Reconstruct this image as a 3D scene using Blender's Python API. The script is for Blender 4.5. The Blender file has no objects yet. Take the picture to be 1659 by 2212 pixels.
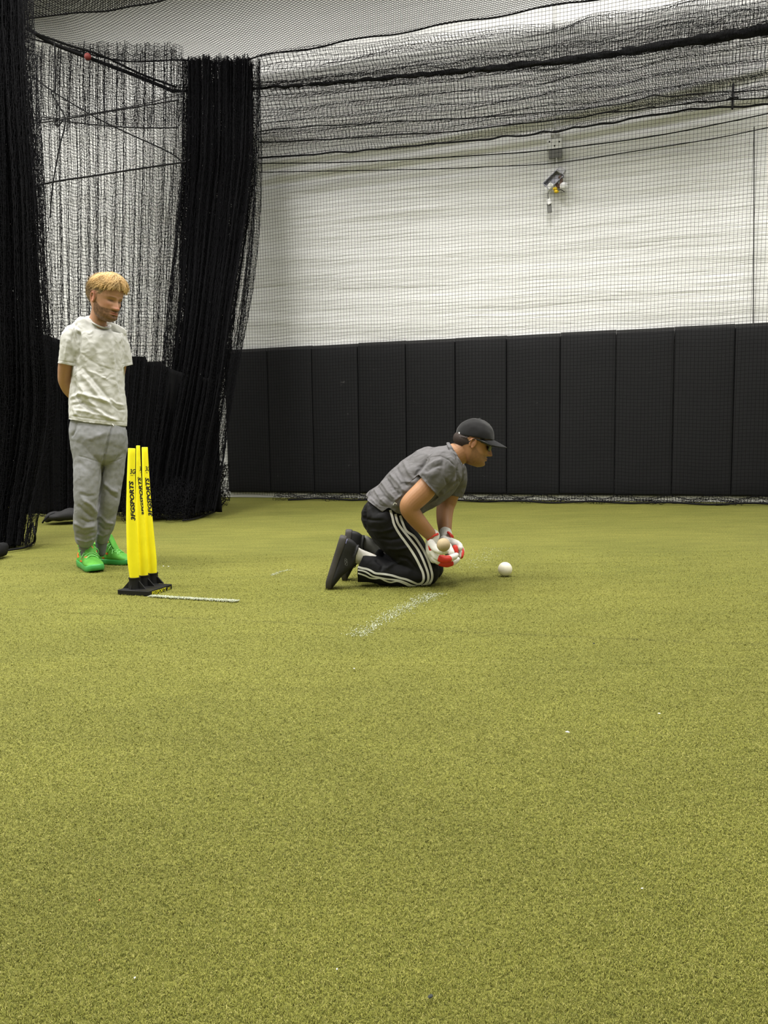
import bpy, bmesh, math, random
import numpy as np
from mathutils import Vector, Matrix, noise as mnoise
from mathutils.bvhtree import BVHTree
random.seed(7); RNG = np.random.default_rng(7)
SC = bpy.context.scene
COL = SC.collection
PI = math.pi
# ---------------------------------------------------------------- camera
FPX, PITCH, ROLL, CH = 1708.0, 0.09809, 0.01491, 0.799
CX, CY = 829.5, 1106.0
_F = np.array([0, math.cos(PITCH), -math.sin(PITCH)])
_r = np.array([1.0, 0, 0]); _d = np.cross(_F, _r)
_R = math.cos(ROLL)*_r + math.sin(ROLL)*_d
_D = -math.sin(ROLL)*_r + math.cos(ROLL)*_d
CAMP = np.array([0, 0, CH])
def ray(px, py):
    return (px-CX)/FPX*_R + (py-CY)/FPX*_D + _F
def P(px, py, Y):
    v = ray(px, py); return CAMP + v*(Y/v[1])
def G(px, py, z=0.0):
    v = ray(px, py); return CAMP + v*((z-CH)/v[2])
def proj(A):
    v = np.asarray(A, float) - CAMP; z = v@_F
    return np.stack([CX+FPX*(v@_R)/z, CY+FPX*(v@_D)/z], -1)
cam_data = bpy.data.cameras.new('camera'); cam = bpy.data.objects.new('camera', cam_data); COL.objects.link(cam)
M = Matrix((( _R[0], -_D[0], -_F[0], 0), (_R[1], -_D[1], -_F[1], 0), (_R[2], -_D[2], -_F[2], CH), (0, 0, 0, 1)))
cam.matrix_world = M
cam_data.sensor_fit = 'HORIZONTAL'; cam_data.sensor_width = 36.0; cam_data.lens = 36.0*FPX/1659.0
cam_data.clip_start = 0.05; cam_data.clip_end = 100
SC.camera = cam
# ---------------------------------------------------------------- wall frame
WO = np.array([-1.442, 10.28, 0.0]); WA = 0.3021
WU = np.array([math.cos(WA), -math.sin(WA), 0.0]); WN = np.array([-math.sin(WA), -math.cos(WA), 0.0])
def W(u, n, z): return WO + u*WU + n*WN + np.array([0, 0, z])
def Wpx(px, py, n):          # point on the plane n metres in front of the back wall
    v = ray(px, py); o = WO + n*WN
    t = ((o-CAMP)@WN)/(v@WN); return CAMP + v*t
def wuz(p):
    q = np.asarray(p)-WO; return float(q@WU), float(q@WN), float(q[2])
# ---------------------------------------------------------------- object helpers
def tag(o, label=None, cat=None, group=None, kind=None):
    if label: o['label'] = label
    if cat: o['category'] = cat
    if group: o['group'] = group
    if kind: o['kind'] = kind
    return o
def link(name, me, mat=None, parent=None, smooth=True):
    o = bpy.data.objects.new(name, me); COL.objects.link(o)
    if mat is not None and len(me.materials) == 0: me.materials.append(mat)
    if parent is not None:
        o.parent = parent
        o.matrix_parent_inverse = world_of(parent).inverted()
    if smooth and len(me.polygons): me.polygons.foreach_set('use_smooth', [True]*len(me.polygons))
    return o
def world_of(o):
    m = o.matrix_basis.copy()
    if o.parent is not None: m = world_of(o.parent) @ o.matrix_parent_inverse @ m
    return m
def empty(name, loc, label, cat, group=None):
    o = bpy.data.objects.new(name, None); COL.objects.link(o); o.location = Vector(loc)
    o.empty_display_size = 0.1
    return tag(o, label, cat, group)
def mesh_np(name, V, F):
    V = np.asarray(V, np.float32)
    me = bpy.data.meshes.new(name)
    if isinstance(F, np.ndarray):
        n, k = F.shape
        me.vertices.add(len(V)); me.vertices.foreach_set('co', V.ravel())
        me.loops.add(n*k); me.loops.foreach_set('vertex_index', F.astype(np.int32).ravel())
        me.polygons.add(n); me.polygons.foreach_set('loop_start', np.arange(n, dtype=np.int32)*k)
        me.update(calc_edges=True); me.validate()
    else:
        me.from_pydata([tuple(map(float, v)) for v in V], [], [tuple(map(int, f)) for f in F]); me.update()
    return me
class MB:                      # collects pieces of one mesh
    def __init__(s): s.V = []; s.F = []; s.n = 0
    def add(s, V, F):
        V = np.asarray(V, float)
        s.V.append(V); s.F += [tuple(int(i)+s.n for i in f) for f in F]; s.n += len(V); return s
    def mesh(s, name='m'): return mesh_np(name, np.concatenate(s.V), s.F)
    def obj(s, name, mat, parent=None, smooth=True): return link(name, s.mesh(name), mat, parent, smooth)
    def xf(s, Mx):
        m = np.array(Mx); s.V = [v@m[:3, :3].T + m[:3, 3] for v in s.V]; return s
def box(mb, c, size, R=None):
    sx, sy, sz = np.array(size)/2
    V = np.array([[x, y, z] for x in (-sx, sx) for y in (-sy, sy) for z in (-sz, sz)])
    if R is not None: V = V@np.array(R).T
    mb.add(V+np.array(c), [(0, 1, 3, 2), (4, 6, 7, 5), (0, 4, 5, 1), (2, 3, 7, 6), (0, 2, 6, 4), (1, 5, 7, 3)])
def bevel_box(name, c, size, R, bev, mat, parent=None, seg=2):
    bm = bmesh.new(); bmesh.ops.create_cube(bm, size=1.0)
    for v in bm.verts: v.co = Vector((v.co.x*size[0], v.co.y*size[1], v.co.z*size[2]))
    bmesh.ops.bevel(bm, geom=list(bm.edges), offset=bev, segments=seg, profile=0.5, affect='EDGES')
    if R is not None: bm.transform(Matrix([list(map(float, r)) for r in R]).to_4x4())
    bm.transform(Matrix.Translation(Vector([float(v) for v in c])))
    me = bpy.data.meshes.new(name); bm.to_mesh(me); bm.free()
    return link(name, me, mat, parent, smooth=False)
def catmull(A, n):
    A = np.asarray(A, float)
    if len(A) < 3 or n <= 1:
        t = np.linspace(0, len(A)-1, (len(A)-1)*n+1); i = np.clip(t.astype(int), 0, len(A)-2); f = (t-i)[:, None]
        return A[i]*(1-f)+A[i+1]*f
    B = np.vstack([2*A[0]-A[1], A, 2*A[-1]-A[-2]]); out = []
    for k in range(1, len(B)-2):
        p0, p1, p2, p3 = B[k-1], B[k], B[k+1], B[k+2]
        for j in range(n):
            t = j/n
            out.append(0.5*((2*p1)+(-p0+p2)*t+(2*p0-5*p1+4*p2-p3)*t*t+(-p0+3*p1-3*p2+p3)*t**3))
    out.append(B[-2]); return np.array(out)
def loft(stations, ref=(0, 1, 0), nseg=20, sub=5, rnd=True, pw=2.0):
    """stations: (centre xyz, a, b): a is the radius along ref, b the one across; returns V,F closed"""
    A = np.array([list(s[0])+[s[1], s[2] if len(s) > 2 else s[1]] for s in stations], float)
    A = catmull(A, sub)
    C = A[:, :3]; ra = np.maximum(A[:, 3], 1e-4); rb = np.maximum(A[:, 4], 1e-4)
    T = np.gradient(C, axis=0); T /= np.linalg.norm(T, axis=1)[:, None]+1e-12
    if rnd:       # rounded ends
        def cap(c, t, a, b, sgn):
            r = min(a, b); k = np.array([0.35, 0.65, 0.88, 0.985]); Cc = []; 
            for q in k: Cc.append((c+sgn*t*r*q, a*math.sqrt(1-q*q), b*math.sqrt(1-q*q)))
            return Cc
        s = cap(C[0], T[0], ra[0], rb[0], -1)[::-1]; e = cap(C[-1], T[-1], ra[-1], rb[-1], 1)
        C = np.vstack([[q[0] for q in s], C, [q[0] for q in e]])
        ra = np.concatenate([[q[1] for q in s], ra, [q[1] for q in e]]); rb = np.concatenate([[q[2] for q in s], rb, [q[2] for q in e]])
        T = np.vstack([[T[0]]*4, T, [T[-1]]*4])
    ref = np.asarray(ref, float)
    Aax = ref - (T@ref)[:, None]*T; nn = np.linalg.norm(Aax, axis=1)
    for i in range(len(Aax)):
        if nn[i] < 0.15: Aax[i] = Aax[i-1] - (Aax[i-1]@T[i])*T[i] if i else np.cross(T[i], [0.3, 0.1, 0.9])
    Aax /= np.linalg.norm(Aax, axis=1)[:, None]
    Bax = np.cross(T, Aax)
    th = np.linspace(0, 2*PI, nseg, endpoint=False); ct, st = np.cos(th), np.sin(th)
    if pw != 2.0:
        ct = np.sign(ct)*np.abs(ct)**(2/pw); st = np.sign(st)*np.abs(st)**(2/pw)
    V = C[:, None, :] + ra[:, None, None]*ct[None, :, None]*Aax[:, None, :] + rb[:, None, None]*st[None, :, None]*Bax[:, None, :]
    n = len(C); V = V.reshape(-1, 3); F = []
    for i in range(n-1):
        for j in range(nseg):
            a = i*nseg+j; b = i*nseg+(j+1) % nseg; F.append((a, b, b+nseg, a+nseg))
    F.append(tuple(range(nseg))[::-1]); F.append(tuple((n-1)*nseg+j for j in range(nseg)))
    return V, F
def tube(pts, r, nseg=8, sub=4, ref=(0.13, 0.2, 0.97), rnd=True):
    r = r if hasattr(r, '__len__') else [r]*len(pts)
    return loft([(p, q, q) for p, q in zip(pts, r)], ref, nseg, sub, rnd)
def ellipsoid(c, rad, R=None, nu=20, nv=14):
    th = np.linspace(0, 2*PI, nu, endpoint=False); ph = np.linspace(0, PI, nv+1)[1:-1]
    V = [[0, 0, 1]]+[[math.sin(p)*math.cos(t), math.sin(p)*math.sin(t), math.cos(p)] for p in ph for t in th]+[[0, 0, -1]]
    V = np.array(V)*np.array(rad)
    if R is not None: V = V@np.array(R).T
    V = V+np.array(c); F = []
    for j in range(nu): F.append((0, 1+j, 1+(j+1) % nu))
    for i in range(nv-2):
        for j in range(nu):
            a = 1+i*nu+j; b = 1+i*nu+(j+1) % nu; F.append((a, a+nu, b+nu, b))
    L = len(V)-1; s = 1+(nv-2)*nu
    for j in range(nu): F.append((L, s+(j+1) % nu, s+j))
    return V, F
def remesh(mb, voxel, smooth_it=3, fac=0.5, name='m'):
    """union of overlapping closed pieces as one continuous surface"""
    me = mb.mesh('tmp'); o = bpy.data.objects.new('tmp', me); COL.objects.link(o)
    md = o.modifiers.new('r', 'REMESH'); md.mode = 'VOXEL'; md.voxel_size = voxel; md.adaptivity = 0
    if smooth_it:
        ms = o.modifiers.new('s', 'SMOOTH'); ms.iterations = smooth_it; ms.factor = fac
    dg = bpy.context.evaluated_depsgraph_get(); dg.update()
    out = bpy.data.meshes.new_from_object(o.evaluated_get(dg)); out.name = name
    bpy.data.objects.remove(o); bpy.data.meshes.remove(me)
    return out
def get_co(me):
    a = np.empty(len(me.vertices)*3, np.float32); me.vertices.foreach_get('co', a); return a.reshape(-1, 3).astype(float)
def set_co(me, V):
    me.vertices.foreach_set('co', np.asarray(V, np.float32).ravel()); me.update()
def get_no(me):
    a = np.empty(len(me.vertices)*3, np.float32); me.vertices.foreach_get('normal', a); return a.reshape(-1, 3).astype(float)
def seg_dist(Q, line):
    """distance of 2D/3D points Q to a polyline, and the fraction along it"""
    L = np.asarray(line, float); best = np.full(len(Q), 1e9); par = np.zeros(len(Q)); n = len(L)-1
    for i in range(n):
        a, b = L[i], L[i+1]; ab = b-a; t = np.clip(((Q-a)@ab)/(ab@ab+1e-12), 0, 1)
        d = np.linalg.norm(Q-(a+t[:, None]*ab), axis=1); m = d < best
        best[m] = d[m]; par[m] = (i+t[m])/n
    return best, par
def folds(me, lines, facing=True):
    """cloth folds: (pixel polyline, width px, depth m) ridges(+)/creases(-) laid on the side of the cloth the line runs over"""
    V = get_co(me); N = get_no(me); Q = proj(V); tocam = CAMP-V; tocam /= np.linalg.norm(tocam, axis=1)[:, None]
    w = np.clip((N*tocam).sum(1)*3, 0, 1) if facing else 1.0
    D = np.zeros(len(V))
    for ln, wd, amp in lines:
        d, t = seg_dist(Q, ln); D += amp*np.exp(-(d/wd)**2)*np.clip(np.sin(np.clip(t, 0.02, 0.98)*PI)*2.2, 0, 1)
    set_co(me, V+N*(D*w)[:, None])
def wrinkle(me, scale, amp, seed=0.0, stretch=(1, 1, 1), zone=None):
    V = get_co(me); N = get_no(me); st = np.array(stretch)
    D = np.array([mnoise.noise(Vector(v)) for v in (V*scale*st+seed)])
    D = np.sign(D)*np.abs(D)**0.8*amp
    if zone is not None: D = D*zone(V)
    set_co(me, V+N*D[:, None])
def paint(me, cols, name='Col'):
    ca = me.color_attributes.new(name, 'FLOAT_COLOR', 'POINT')
    ca.data.foreach_set('color', np.asarray(cols, np.float32).ravel())
def rotz(a): c, s = math.cos(a), math.sin(a); return np.array([[c, -s, 0], [s, c, 0], [0, 0, 1.0]])
def rotx(a): c, s = math.cos(a), math.sin(a); return np.array([[1.0, 0, 0], [0, c, -s], [0, s, c]])
def roty(a): c, s = math.cos(a), math.sin(a); return np.array([[c, 0, s], [0, 1.0, 0], [-s, 0, c]])
# ---------------------------------------------------------------- materials
def lin(c): return tuple(((v/255)/12.92 if v/255 <= 0.04045 else (((v/255)+0.055)/1.055)**2.4) for v in c)
def mat(name, rgb, rough=0.7, spec=0.5, bump=None, var=None, metal=0.0, vcol=False, sss=0.0, sheen=0.0, coord='Object', crease=None):
    """rgb linear; bump=(scale,strength,distance); var=(scale,amount) mottles the colour"""
    m = bpy.data.materials.new(name); m.use_nodes = True; nt = m.node_tree; b = nt.nodes['Principled BSDF']
    b.inputs['Base Color'].default_value = (*rgb, 1); b.inputs['Roughness'].default_value = rough
    b.inputs['Specular IOR Level'].default_value = spec; b.inputs['Metallic'].default_value = metal
    if sss: b.inputs['Subsurface Weight'].default_value = sss; b.inputs['Subsurface Radius'].default_value = (0.012, 0.005, 0.003); b.inputs['Subsurface Scale'].default_value = 1.0
    if sheen: b.inputs['Sheen Weight'].default_value = sheen
    tc = nt.nodes.new('ShaderNodeTexCoord'); src = tc.outputs[coord]
    col = None
    if vcol:
        a = nt.nodes.new('ShaderNodeVertexColor'); a.layer_name = 'Col'; col = a.outputs['Color']
        nt.links.new(col, b.inputs['Base Color'])
    if var:
        nz = nt.nodes.new('ShaderNodeTexNoise'); nz.inputs['Scale'].default_value = var[0]; nz.inputs['Detail'].default_value = 4
        nt.links.new(src, nz.inputs['Vector'])
        mr = nt.nodes.new('ShaderNodeMapRange'); mr.inputs['From Min'].default_value = 0.3; mr.inputs['From Max'].default_value = 0.7
        mr.inputs['To Min'].default_value = 1-var[1]; mr.inputs['To Max'].default_value = 1+var[1]
        nt.links.new(nz.outputs['Fac'], mr.inputs['Value'])
        vm = nt.nodes.new('ShaderNodeVectorMath'); vm.operation = 'SCALE'
        if col is not None: nt.links.new(col, vm.inputs[0])
        else: vm.inputs[0].default_value = rgb
        nt.links.new(mr.outputs[0], vm.inputs['Scale']); nt.links.new(vm.outputs[0], b.inputs['Base Color'])
    if bump:
        nz = nt.nodes.new('ShaderNodeTexNoise'); nz.inputs['Scale'].default_value = bump[0]; nz.inputs['Detail'].default_value = 3
        nt.links.new(src, nz.inputs['Vector'])
        bp = nt.nodes.new('ShaderNodeBump'); bp.inputs['Strength'].default_value = bump[1]; bp.inputs['Distance'].default_value = bump[2]
        nt.links.new(nz.outputs['Fac'], bp.inputs['Height']); nt.links.new(bp.outputs[0], b.inputs['Normal'])
        if crease:
            for sc_, ds_, dist_ in crease:
                n2 = nt.nodes.new('ShaderNodeTexNoise'); n2.noise_type = 'RIDGED_MULTIFRACTAL'; n2.inputs['Scale'].default_value = sc_; n2.inputs['Detail'].default_value = 1.5; n2.inputs['Distortion'].default_value = dist_
                nt.links.new(src, n2.inputs['Vector']); b2 = nt.nodes.new('ShaderNodeBump'); b2.inputs['Strength'].default_value = 1.0; b2.inputs['Distance'].default_value = ds_
                nt.links.new(n2.outputs[0], b2.inputs['Height']); nt.links.new(bp.outputs[0], b2.inputs['Normal']); nt.links.new(b2.outputs[0], b.inputs['Normal']); bp = b2
    return m
NETMAT = mat('black_net_twine', (0.0028, 0.0028, 0.0036), 0.9, 0.12)
ROPEMAT = mat('black_rope', (0.004, 0.004, 0.0045), 0.8, 0.2, bump=(300, 0.5, 0.002))
PADMAT = None
# ================================================================ the setting
def turf_material():
    m = bpy.data.materials.new('artificial_turf'); m.use_nodes = True; nt = m.node_tree; b = nt.nodes['Principled BSDF']
    L = nt.links.new; N = nt.nodes.new
    b.inputs['Roughness'].default_value = 0.85; b.inputs['Specular IOR Level'].default_value = 0.2
    tc = N('ShaderNodeTexCoord')
    def noise(scale, detail, stretch=None):
        n = N('ShaderNodeTexNoise'); n.inputs['Scale'].default_value = scale; n.inputs['Detail'].default_value = detail
        if stretch:
            mp = N('ShaderNodeMapping'); mp.inputs['Scale'].default_value = stretch; L(tc.outputs['Object'], mp.inputs['Vector']); L(mp.outputs[0], n.inputs['Vector'])
        else: L(tc.outputs['Object'], n.inputs['Vector'])
        return n
    def ramp(src, stops):
        r = N('ShaderNodeValToRGB'); e = r.color_ramp.elements
        while len(e) < len(stops): e.new(0.5)
        for q, (p, c) in zip(e, stops): q.position = p; q.color = (*c, 1)
        L(src, r.inputs['Fac']); return r
    fine = ramp(noise(170, 3).outputs['Fac'], [(0.30, (0.055, 0.058, 0.010)), (0.48, (0.136, 0.139, 0.024)), (0.66, (0.218, 0.213, 0.048))])
    fine2 = ramp(noise(60, 3).outputs['Fac'], [(0.3, (0.82, 0.82, 0.8)), (0.7, (1.18, 1.18, 1.2))])
    big = ramp(noise(0.9, 5, (1, 1.6, 1)).outputs['Fac'], [(0.3, (0.86, 0.88, 0.86)), (0.7, (1.12, 1.1, 1.14))])
    streak = ramp(noise(5, 4, (0.6, 2.5, 1)).outputs['Fac'], [(0.35, (0.9, 0.9, 0.9)), (0.65, (1.08, 1.08, 1.1))])
    def mul(a, b_):
        x = N('ShaderNodeMix'); x.data_type = 'RGBA'; x.blend_type = 'MULTIPLY'; x.inputs['Factor'].default_value = 1
        L(a, x.inputs['A']); L(b_, x.inputs['B']); return x.outputs['Result']
    c = mul(mul(mul(fine.outputs[0], fine2.outputs[0]), big.outputs[0]), streak.outputs[0])
    L(c, b.inputs['Base Color'])
    bp = N('ShaderNodeBump'); bp.inputs['Strength'].default_value = 0.7; bp.inputs['Distance'].default_value = 0.006
    L(noise(190, 3).outputs['Fac'], bp.inputs['Height']); L(bp.outputs[0], b.inputs['Normal'])
    return m
TURF = turf_material()
def plane_grid(name, f, nu, nv, m, kind='structure'):
    U, Vv = np.meshgrid(np.linspace(0, 1, nu), np.linspace(0, 1, nv), indexing='ij')
    V = f(U.ravel(), Vv.ravel()); i = np.arange(nu*nv).reshape(nu, nv)
    F = np.stack([i[:-1, :-1], i[1:, :-1], i[1:, 1:], i[:-1, 1:]], -1).reshape(-1, 4)
    o = link(name, mesh_np(name, V, F), m); 
    if kind: o['kind'] = kind
    return o
plane_grid('floor', lambda u, v: np.stack([-9+18*u, -4+18*v, 0*u], 1), 2, 2, TURF)
# back wall: white liner with sideways wrinkles and a few sagging folds
def wall_mat():
    m = bpy.data.materials.new('white_wall_liner'); m.use_nodes = True; nt = m.node_tree; b = nt.nodes['Principled BSDF']; L = nt.links.new; N = nt.nodes.new
    b.inputs['Roughness'].default_value = 0.6; b.inputs['Base Color'].default_value = (0.79, 0.79, 0.775, 1); b.inputs['Specular IOR Level'].default_value = 0.3
    tc = N('ShaderNodeTexCoord'); mp = N('ShaderNodeMapping'); mp.inputs['Scale'].default_value = (0.9, 0.9, 13)
    mp.inputs['Rotation'].default_value = (0, 0.035, 0)
    L(tc.outputs['Object'], mp.inputs['Vector'])
    n1 = N('ShaderNodeTexNoise'); n1.inputs['Scale'].default_value = 1.3; n1.inputs['Detail'].default_value = 6; n1.inputs['Roughness'].default_value = 0.6; n1.inputs['Distortion'].default_value = 0.6
    L(mp.outputs[0], n1.inputs['Vector'])
    bp = N('ShaderNodeBump'); bp.inputs['Strength'].default_value = 0.8; bp.inputs['Distance'].default_value = 0.03
    L(n1.outputs['Fac'], bp.inputs['Height']); L(bp.outputs[0], b.inputs['Normal'])
    return m
WALLM = wall_mat()
fold_lines = [([(-0.5, 4.13), (1.5, 4.12), (3, 4.2), (4.5, 4.25), (6, 4.45)], 0.035, -0.05), ([(-0.5, 4.22), (2, 4.2), (4.5, 4.36), (6.5, 4.6)], 0.04, 0.05),
              ([(-0.5, 3.93), (1.5, 3.96), (3.5, 4.02), (5, 4.1), (6.5, 4.25)], 0.03, -0.04), ([(-0.5, 4.02), (2, 4.05), (4, 4.1), (6.5, 4.3)], 0.035, 0.035),
              ([(0.3, 3.75), (2, 3.82), (4.2, 3.86)], 0.03, -0.02), ([(0, 3.4), (2.4, 3.45)], 0.03, 0.012)]
def wallf(u, v):
    uu = -8+18*u; z = 8.2*v; d = np.zeros_like(u)
    Q = np.stack([uu, z], 1)
    for ln, w, a in fold_lines:
        dd, t = seg_dist(Q, ln); d += a*np.exp(-(dd/w)**2)*np.clip(np.sin(t*PI)*3, 0, 1)
    d += 0.006*np.sin(z*9+np.sin(uu*1.3)*1.5)+0.004*np.sin(z*23+uu*0.8+2*np.sin(uu*0.7))
    return WO + uu[:, None]*WU + (d-0.03)[:, None]*WN + z[:, None]*np.array([0, 0, 1.0])
plane_grid('wall_back', wallf, 240, 330, WALLM)
GREYM = mat('painted_grey', (0.42, 0.42, 0.40), 0.8, 0.3, bump=(6, 0.1, 0.01))
CEILM = mat('ceiling_grey', (0.30, 0.30, 0.29), 0.9, 0.2)
plane_grid('wall_left', lambda u, v: np.stack([-7.0+0*u, -4+18*u, 8.2*v], 1), 2, 2, GREYM)
plane_grid('wall_right', lambda u, v: np.stack([7.5+0*u, -4+18*u, 8.2*v], 1), 2, 2, GREYM)
plane_grid('wall_front', lambda u, v: np.stack([-9+18*u, -4+0*u, 8.2*v], 1), 2, 2, GREYM)
plane_grid('ceiling', lambda u, v: np.stack([-9+18*u, -4+18*v, 8.2+0*u], 1), 2, 2, CEILM)
# light strip at the foot of the wall, seen under the pads
BASEM = mat('pale_base_strip', (0.55, 0.55, 0.52), 0.5, 0.5)
mb = MB(); Rw = np.stack([WU, -WN, [0, 0, 1]], 1)
box(mb, W(3.3, 0.012, 0.033), (8.4, 0.022, 0.062), Rw); tag(mb.obj('baseboard_back', BASEM, smooth=False), kind='structure')
# slim seam strip in the liner at the right
SEAM = mat('seam_dark', (0.05, 0.05, 0.05), 0.7)
a = Wpx(1629, 275, 0.02); bq = Wpx(1627, 706, 0.02)
mb = MB(); mb.add(*tube([a, (a+bq)/2+WN*0.012, bq], 0.006)); tag(mb.obj('trim_1', SEAM), kind='structure')
# pale conduit strip up the wall
WHP = mat('white_painted_metal', (0.62, 0.62, 0.60), 0.45)
# ---------------------------------------------------------------- wall pads
def pad_mat():
    m = bpy.data.materials.new('black_vinyl_pad'); m.use_nodes = True; nt = m.node_tree; b = nt.nodes['Principled BSDF']; L = nt.links.new; N = nt.nodes.new
    b.inputs['Roughness'].default_value = 0.7; b.inputs['Specular IOR Level'].default_value = 0.25
    tc = N('ShaderNodeTexCoord')
    mp = N('ShaderNodeMapping'); mp.inputs['Scale'].default_value = (1.0, 1.0, 2.4); L(tc.outputs['Object'], mp.inputs['Vector'])
    n = N('ShaderNodeTexNoise'); n.inputs['Scale'].default_value = 5.5; n.inputs['Detail'].default_value = 5; n.inputs['Roughness'].default_value = 0.75; L(mp.outputs[0], n.inputs['Vector'])
    r = N('ShaderNodeValToRGB'); e = r.color_ramp.elements; e[0].position = 0.0; e[0].color = (0.0045, 0.005, 0.006, 1); e[1].position = 0.68; e[1].color = (0.0078, 0.0078, 0.0088, 1)
    q = e.new(0.735); q.color = (0.06, 0.06, 0.06, 1)
    L(n.outputs['Fac'], r.inputs['Fac']); L(r.outputs[0], b.inputs['Base Color'])
    n2 = N('ShaderNodeTexNoise'); n2.inputs['Scale'].default_value = 400; L(tc.outputs['Object'], n2.inputs['Vector'])
    bp = N('ShaderNodeBump'); bp.inputs['Strength'].default_value = 0.3; bp.inputs['Distance'].default_value = 0.001; L(n2.outputs['Fac'], bp.inputs['Height']); L(bp.outputs[0], b.inputs['Normal'])
    return m
PADMAT = pad_mat()
names = ['leftmost of the black wall pads, beside the pale strip and gathered net',
 'second black wall pad from the left, on the back wall', 'third black wall pad from the left, on the back wall',
 'fourth black wall pad from the left, above and left of the kneeling player', 'fifth black wall pad from the left, above the back of the kneeling player',
 'black wall pad directly behind the head of the kneeling player', 'black wall pad just right of the black cap, above the white ball',
 'black wall pad second to the right of the cap, below the broken wall fixture', 'third black wall pad from the right edge of the back wall row',
 'second black wall pad from the right edge, with a pale scuff', 'black wall pad cut off by the right edge of the photo']
PW = 0.61
LIPM = mat('pad_top_lip', (0.02, 0.02, 0.02), 0.6)
for i in range(11):
    u0 = (i-1)*PW; jit = [0, .002, -.003, .004, 0, .003, -.002, .005, 0, .004, 0][i]
    root = empty('wall_pad', W(u0+PW/2, 0.06, 0.065), names[i], 'wall pad', 'black pads in a row along the back wall')
    w = PW-0.006
    c = W(u0+PW/2, 0.045, 0.065+1.83/2+jit)
    bm = bmesh.new(); bmesh.ops.create_cube(bm, size=1.0)
    for v in bm.verts: v.co = Vector((v.co.x*w, v.co.y*0.06, v.co.z*1.80))
    bmesh.ops.bevel(bm, geom=list(bm.edges), offset=0.012, segments=3, profile=0.5, affect='EDGES')
    bmesh.ops.subdivide_edges(bm, edges=[e for e in bm.edges if e.calc_length() > 0.4], cuts=12, use_grid_fill=True)
    for v in bm.verts:
        v.co.y -= 0.012*max(0, 1-(2*v.co.x/w)**2)*max(0, 1-(v.co.z/0.9)**4) + 0.004*mnoise.noise(Vector((v.co.x*3+i*7, 0, v.co.z*3)))
    bm.transform(Matrix([list(r) for r in Rw]).to_4x4()); bm.transform(Matrix.Translation(Vector(c)))
    me = bpy.data.meshes.new('pad_cushion'); bm.to_mesh(me); bm.free(); link('cushion', me, PADMAT, root)
    mb = MB(); box(mb, W(u0+PW/2, 0.016, 0.065+1.83/2+0.012+jit), (PW-0.002, 0.016, 1.85), Rw); mb.obj('nailing_strip', LIPM, root, smooth=False)
# ---------------------------------------------------------------- lights of the hall, plus added lamps at the far left
def area(name, loc, sx, sy, power, rot=(0, 0, 0), color=(1.0, 0.975, 0.94)):
    l = bpy.data.lights.new(name, 'AREA'); l.shape = 'RECTANGLE'; l.size = sx; l.size_y = sy; l.energy = power; l.color = color
    o = bpy.data.objects.new(name, l); COL.objects.link(o); o.location = loc; o.rotation_euler = rot; return o
for lx in (-5.2, -2.2, 1.2, 4.8):  # far-left lamps are added to brighten the left part of the back wall
    for ly, pw in ((0.5, 130), (3.6, 235), (6.5, 215)):
        area('overhead_area_light', (lx, ly+(1.2 if lx < -4 and ly > 5 else 0), 6.45), 1.3, 0.7, pw*(1.2 if lx < -4 else 0.62 if lx > 4 else 0.88 if lx > 0 else 1.15))
wd = bpy.data.worlds.new('World'); SC.world = wd; wd.use_nodes = True
wd.node_tree.nodes['Background'].inputs[0].default_value = (0.9, 0.95, 1, 1); wd.node_tree.nodes['Background'].inputs[1].default_value = 0.2
SC.view_settings.view_transform = 'Standard'; SC.view_settings.look = 'None'; SC.view_settings.gamma = 1.0; SC.view_settings.use_curve_mapping = False
SC.view_settings.exposure = 0.13
SC.cycles.max_bounces = 6; SC.cycles.use_denoising = True
# ================================================================ netting
def strands(PG, r):
    """PG (L,N,3) polylines -> thin three sided twine"""
    T = np.gradient(PG, axis=1); T /= np.linalg.norm(T, axis=2, keepdims=True)+1e-9
    ref = np.array([0.31, 0.93, 0.2]); A = np.cross(T, ref); A /= np.linalg.norm(A, axis=2, keepdims=True)+1e-9
    B = np.cross(T, A); L, N = PG.shape[:2]; V = np.empty((L, N, 3, 3))
    for k in range(3):
        t = 2*PI*k/3; V[:, :, k] = PG+r*(math.cos(t)*A+math.sin(t)*B)
    idx = np.arange(L*N*3).reshape(L, N, 3); F = []
    for k in range(3):
        a = idx[:, :-1, k]; b = idx[:, :-1, (k+1) % 3]; c = idx[:, 1:, (k+1) % 3]; d = idx[:, 1:, k]
        F.append(np.stack([a, b, c, d], -1).reshape(-1, 4))
    return V.reshape(-1, 3), np.concatenate(F)
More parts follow.
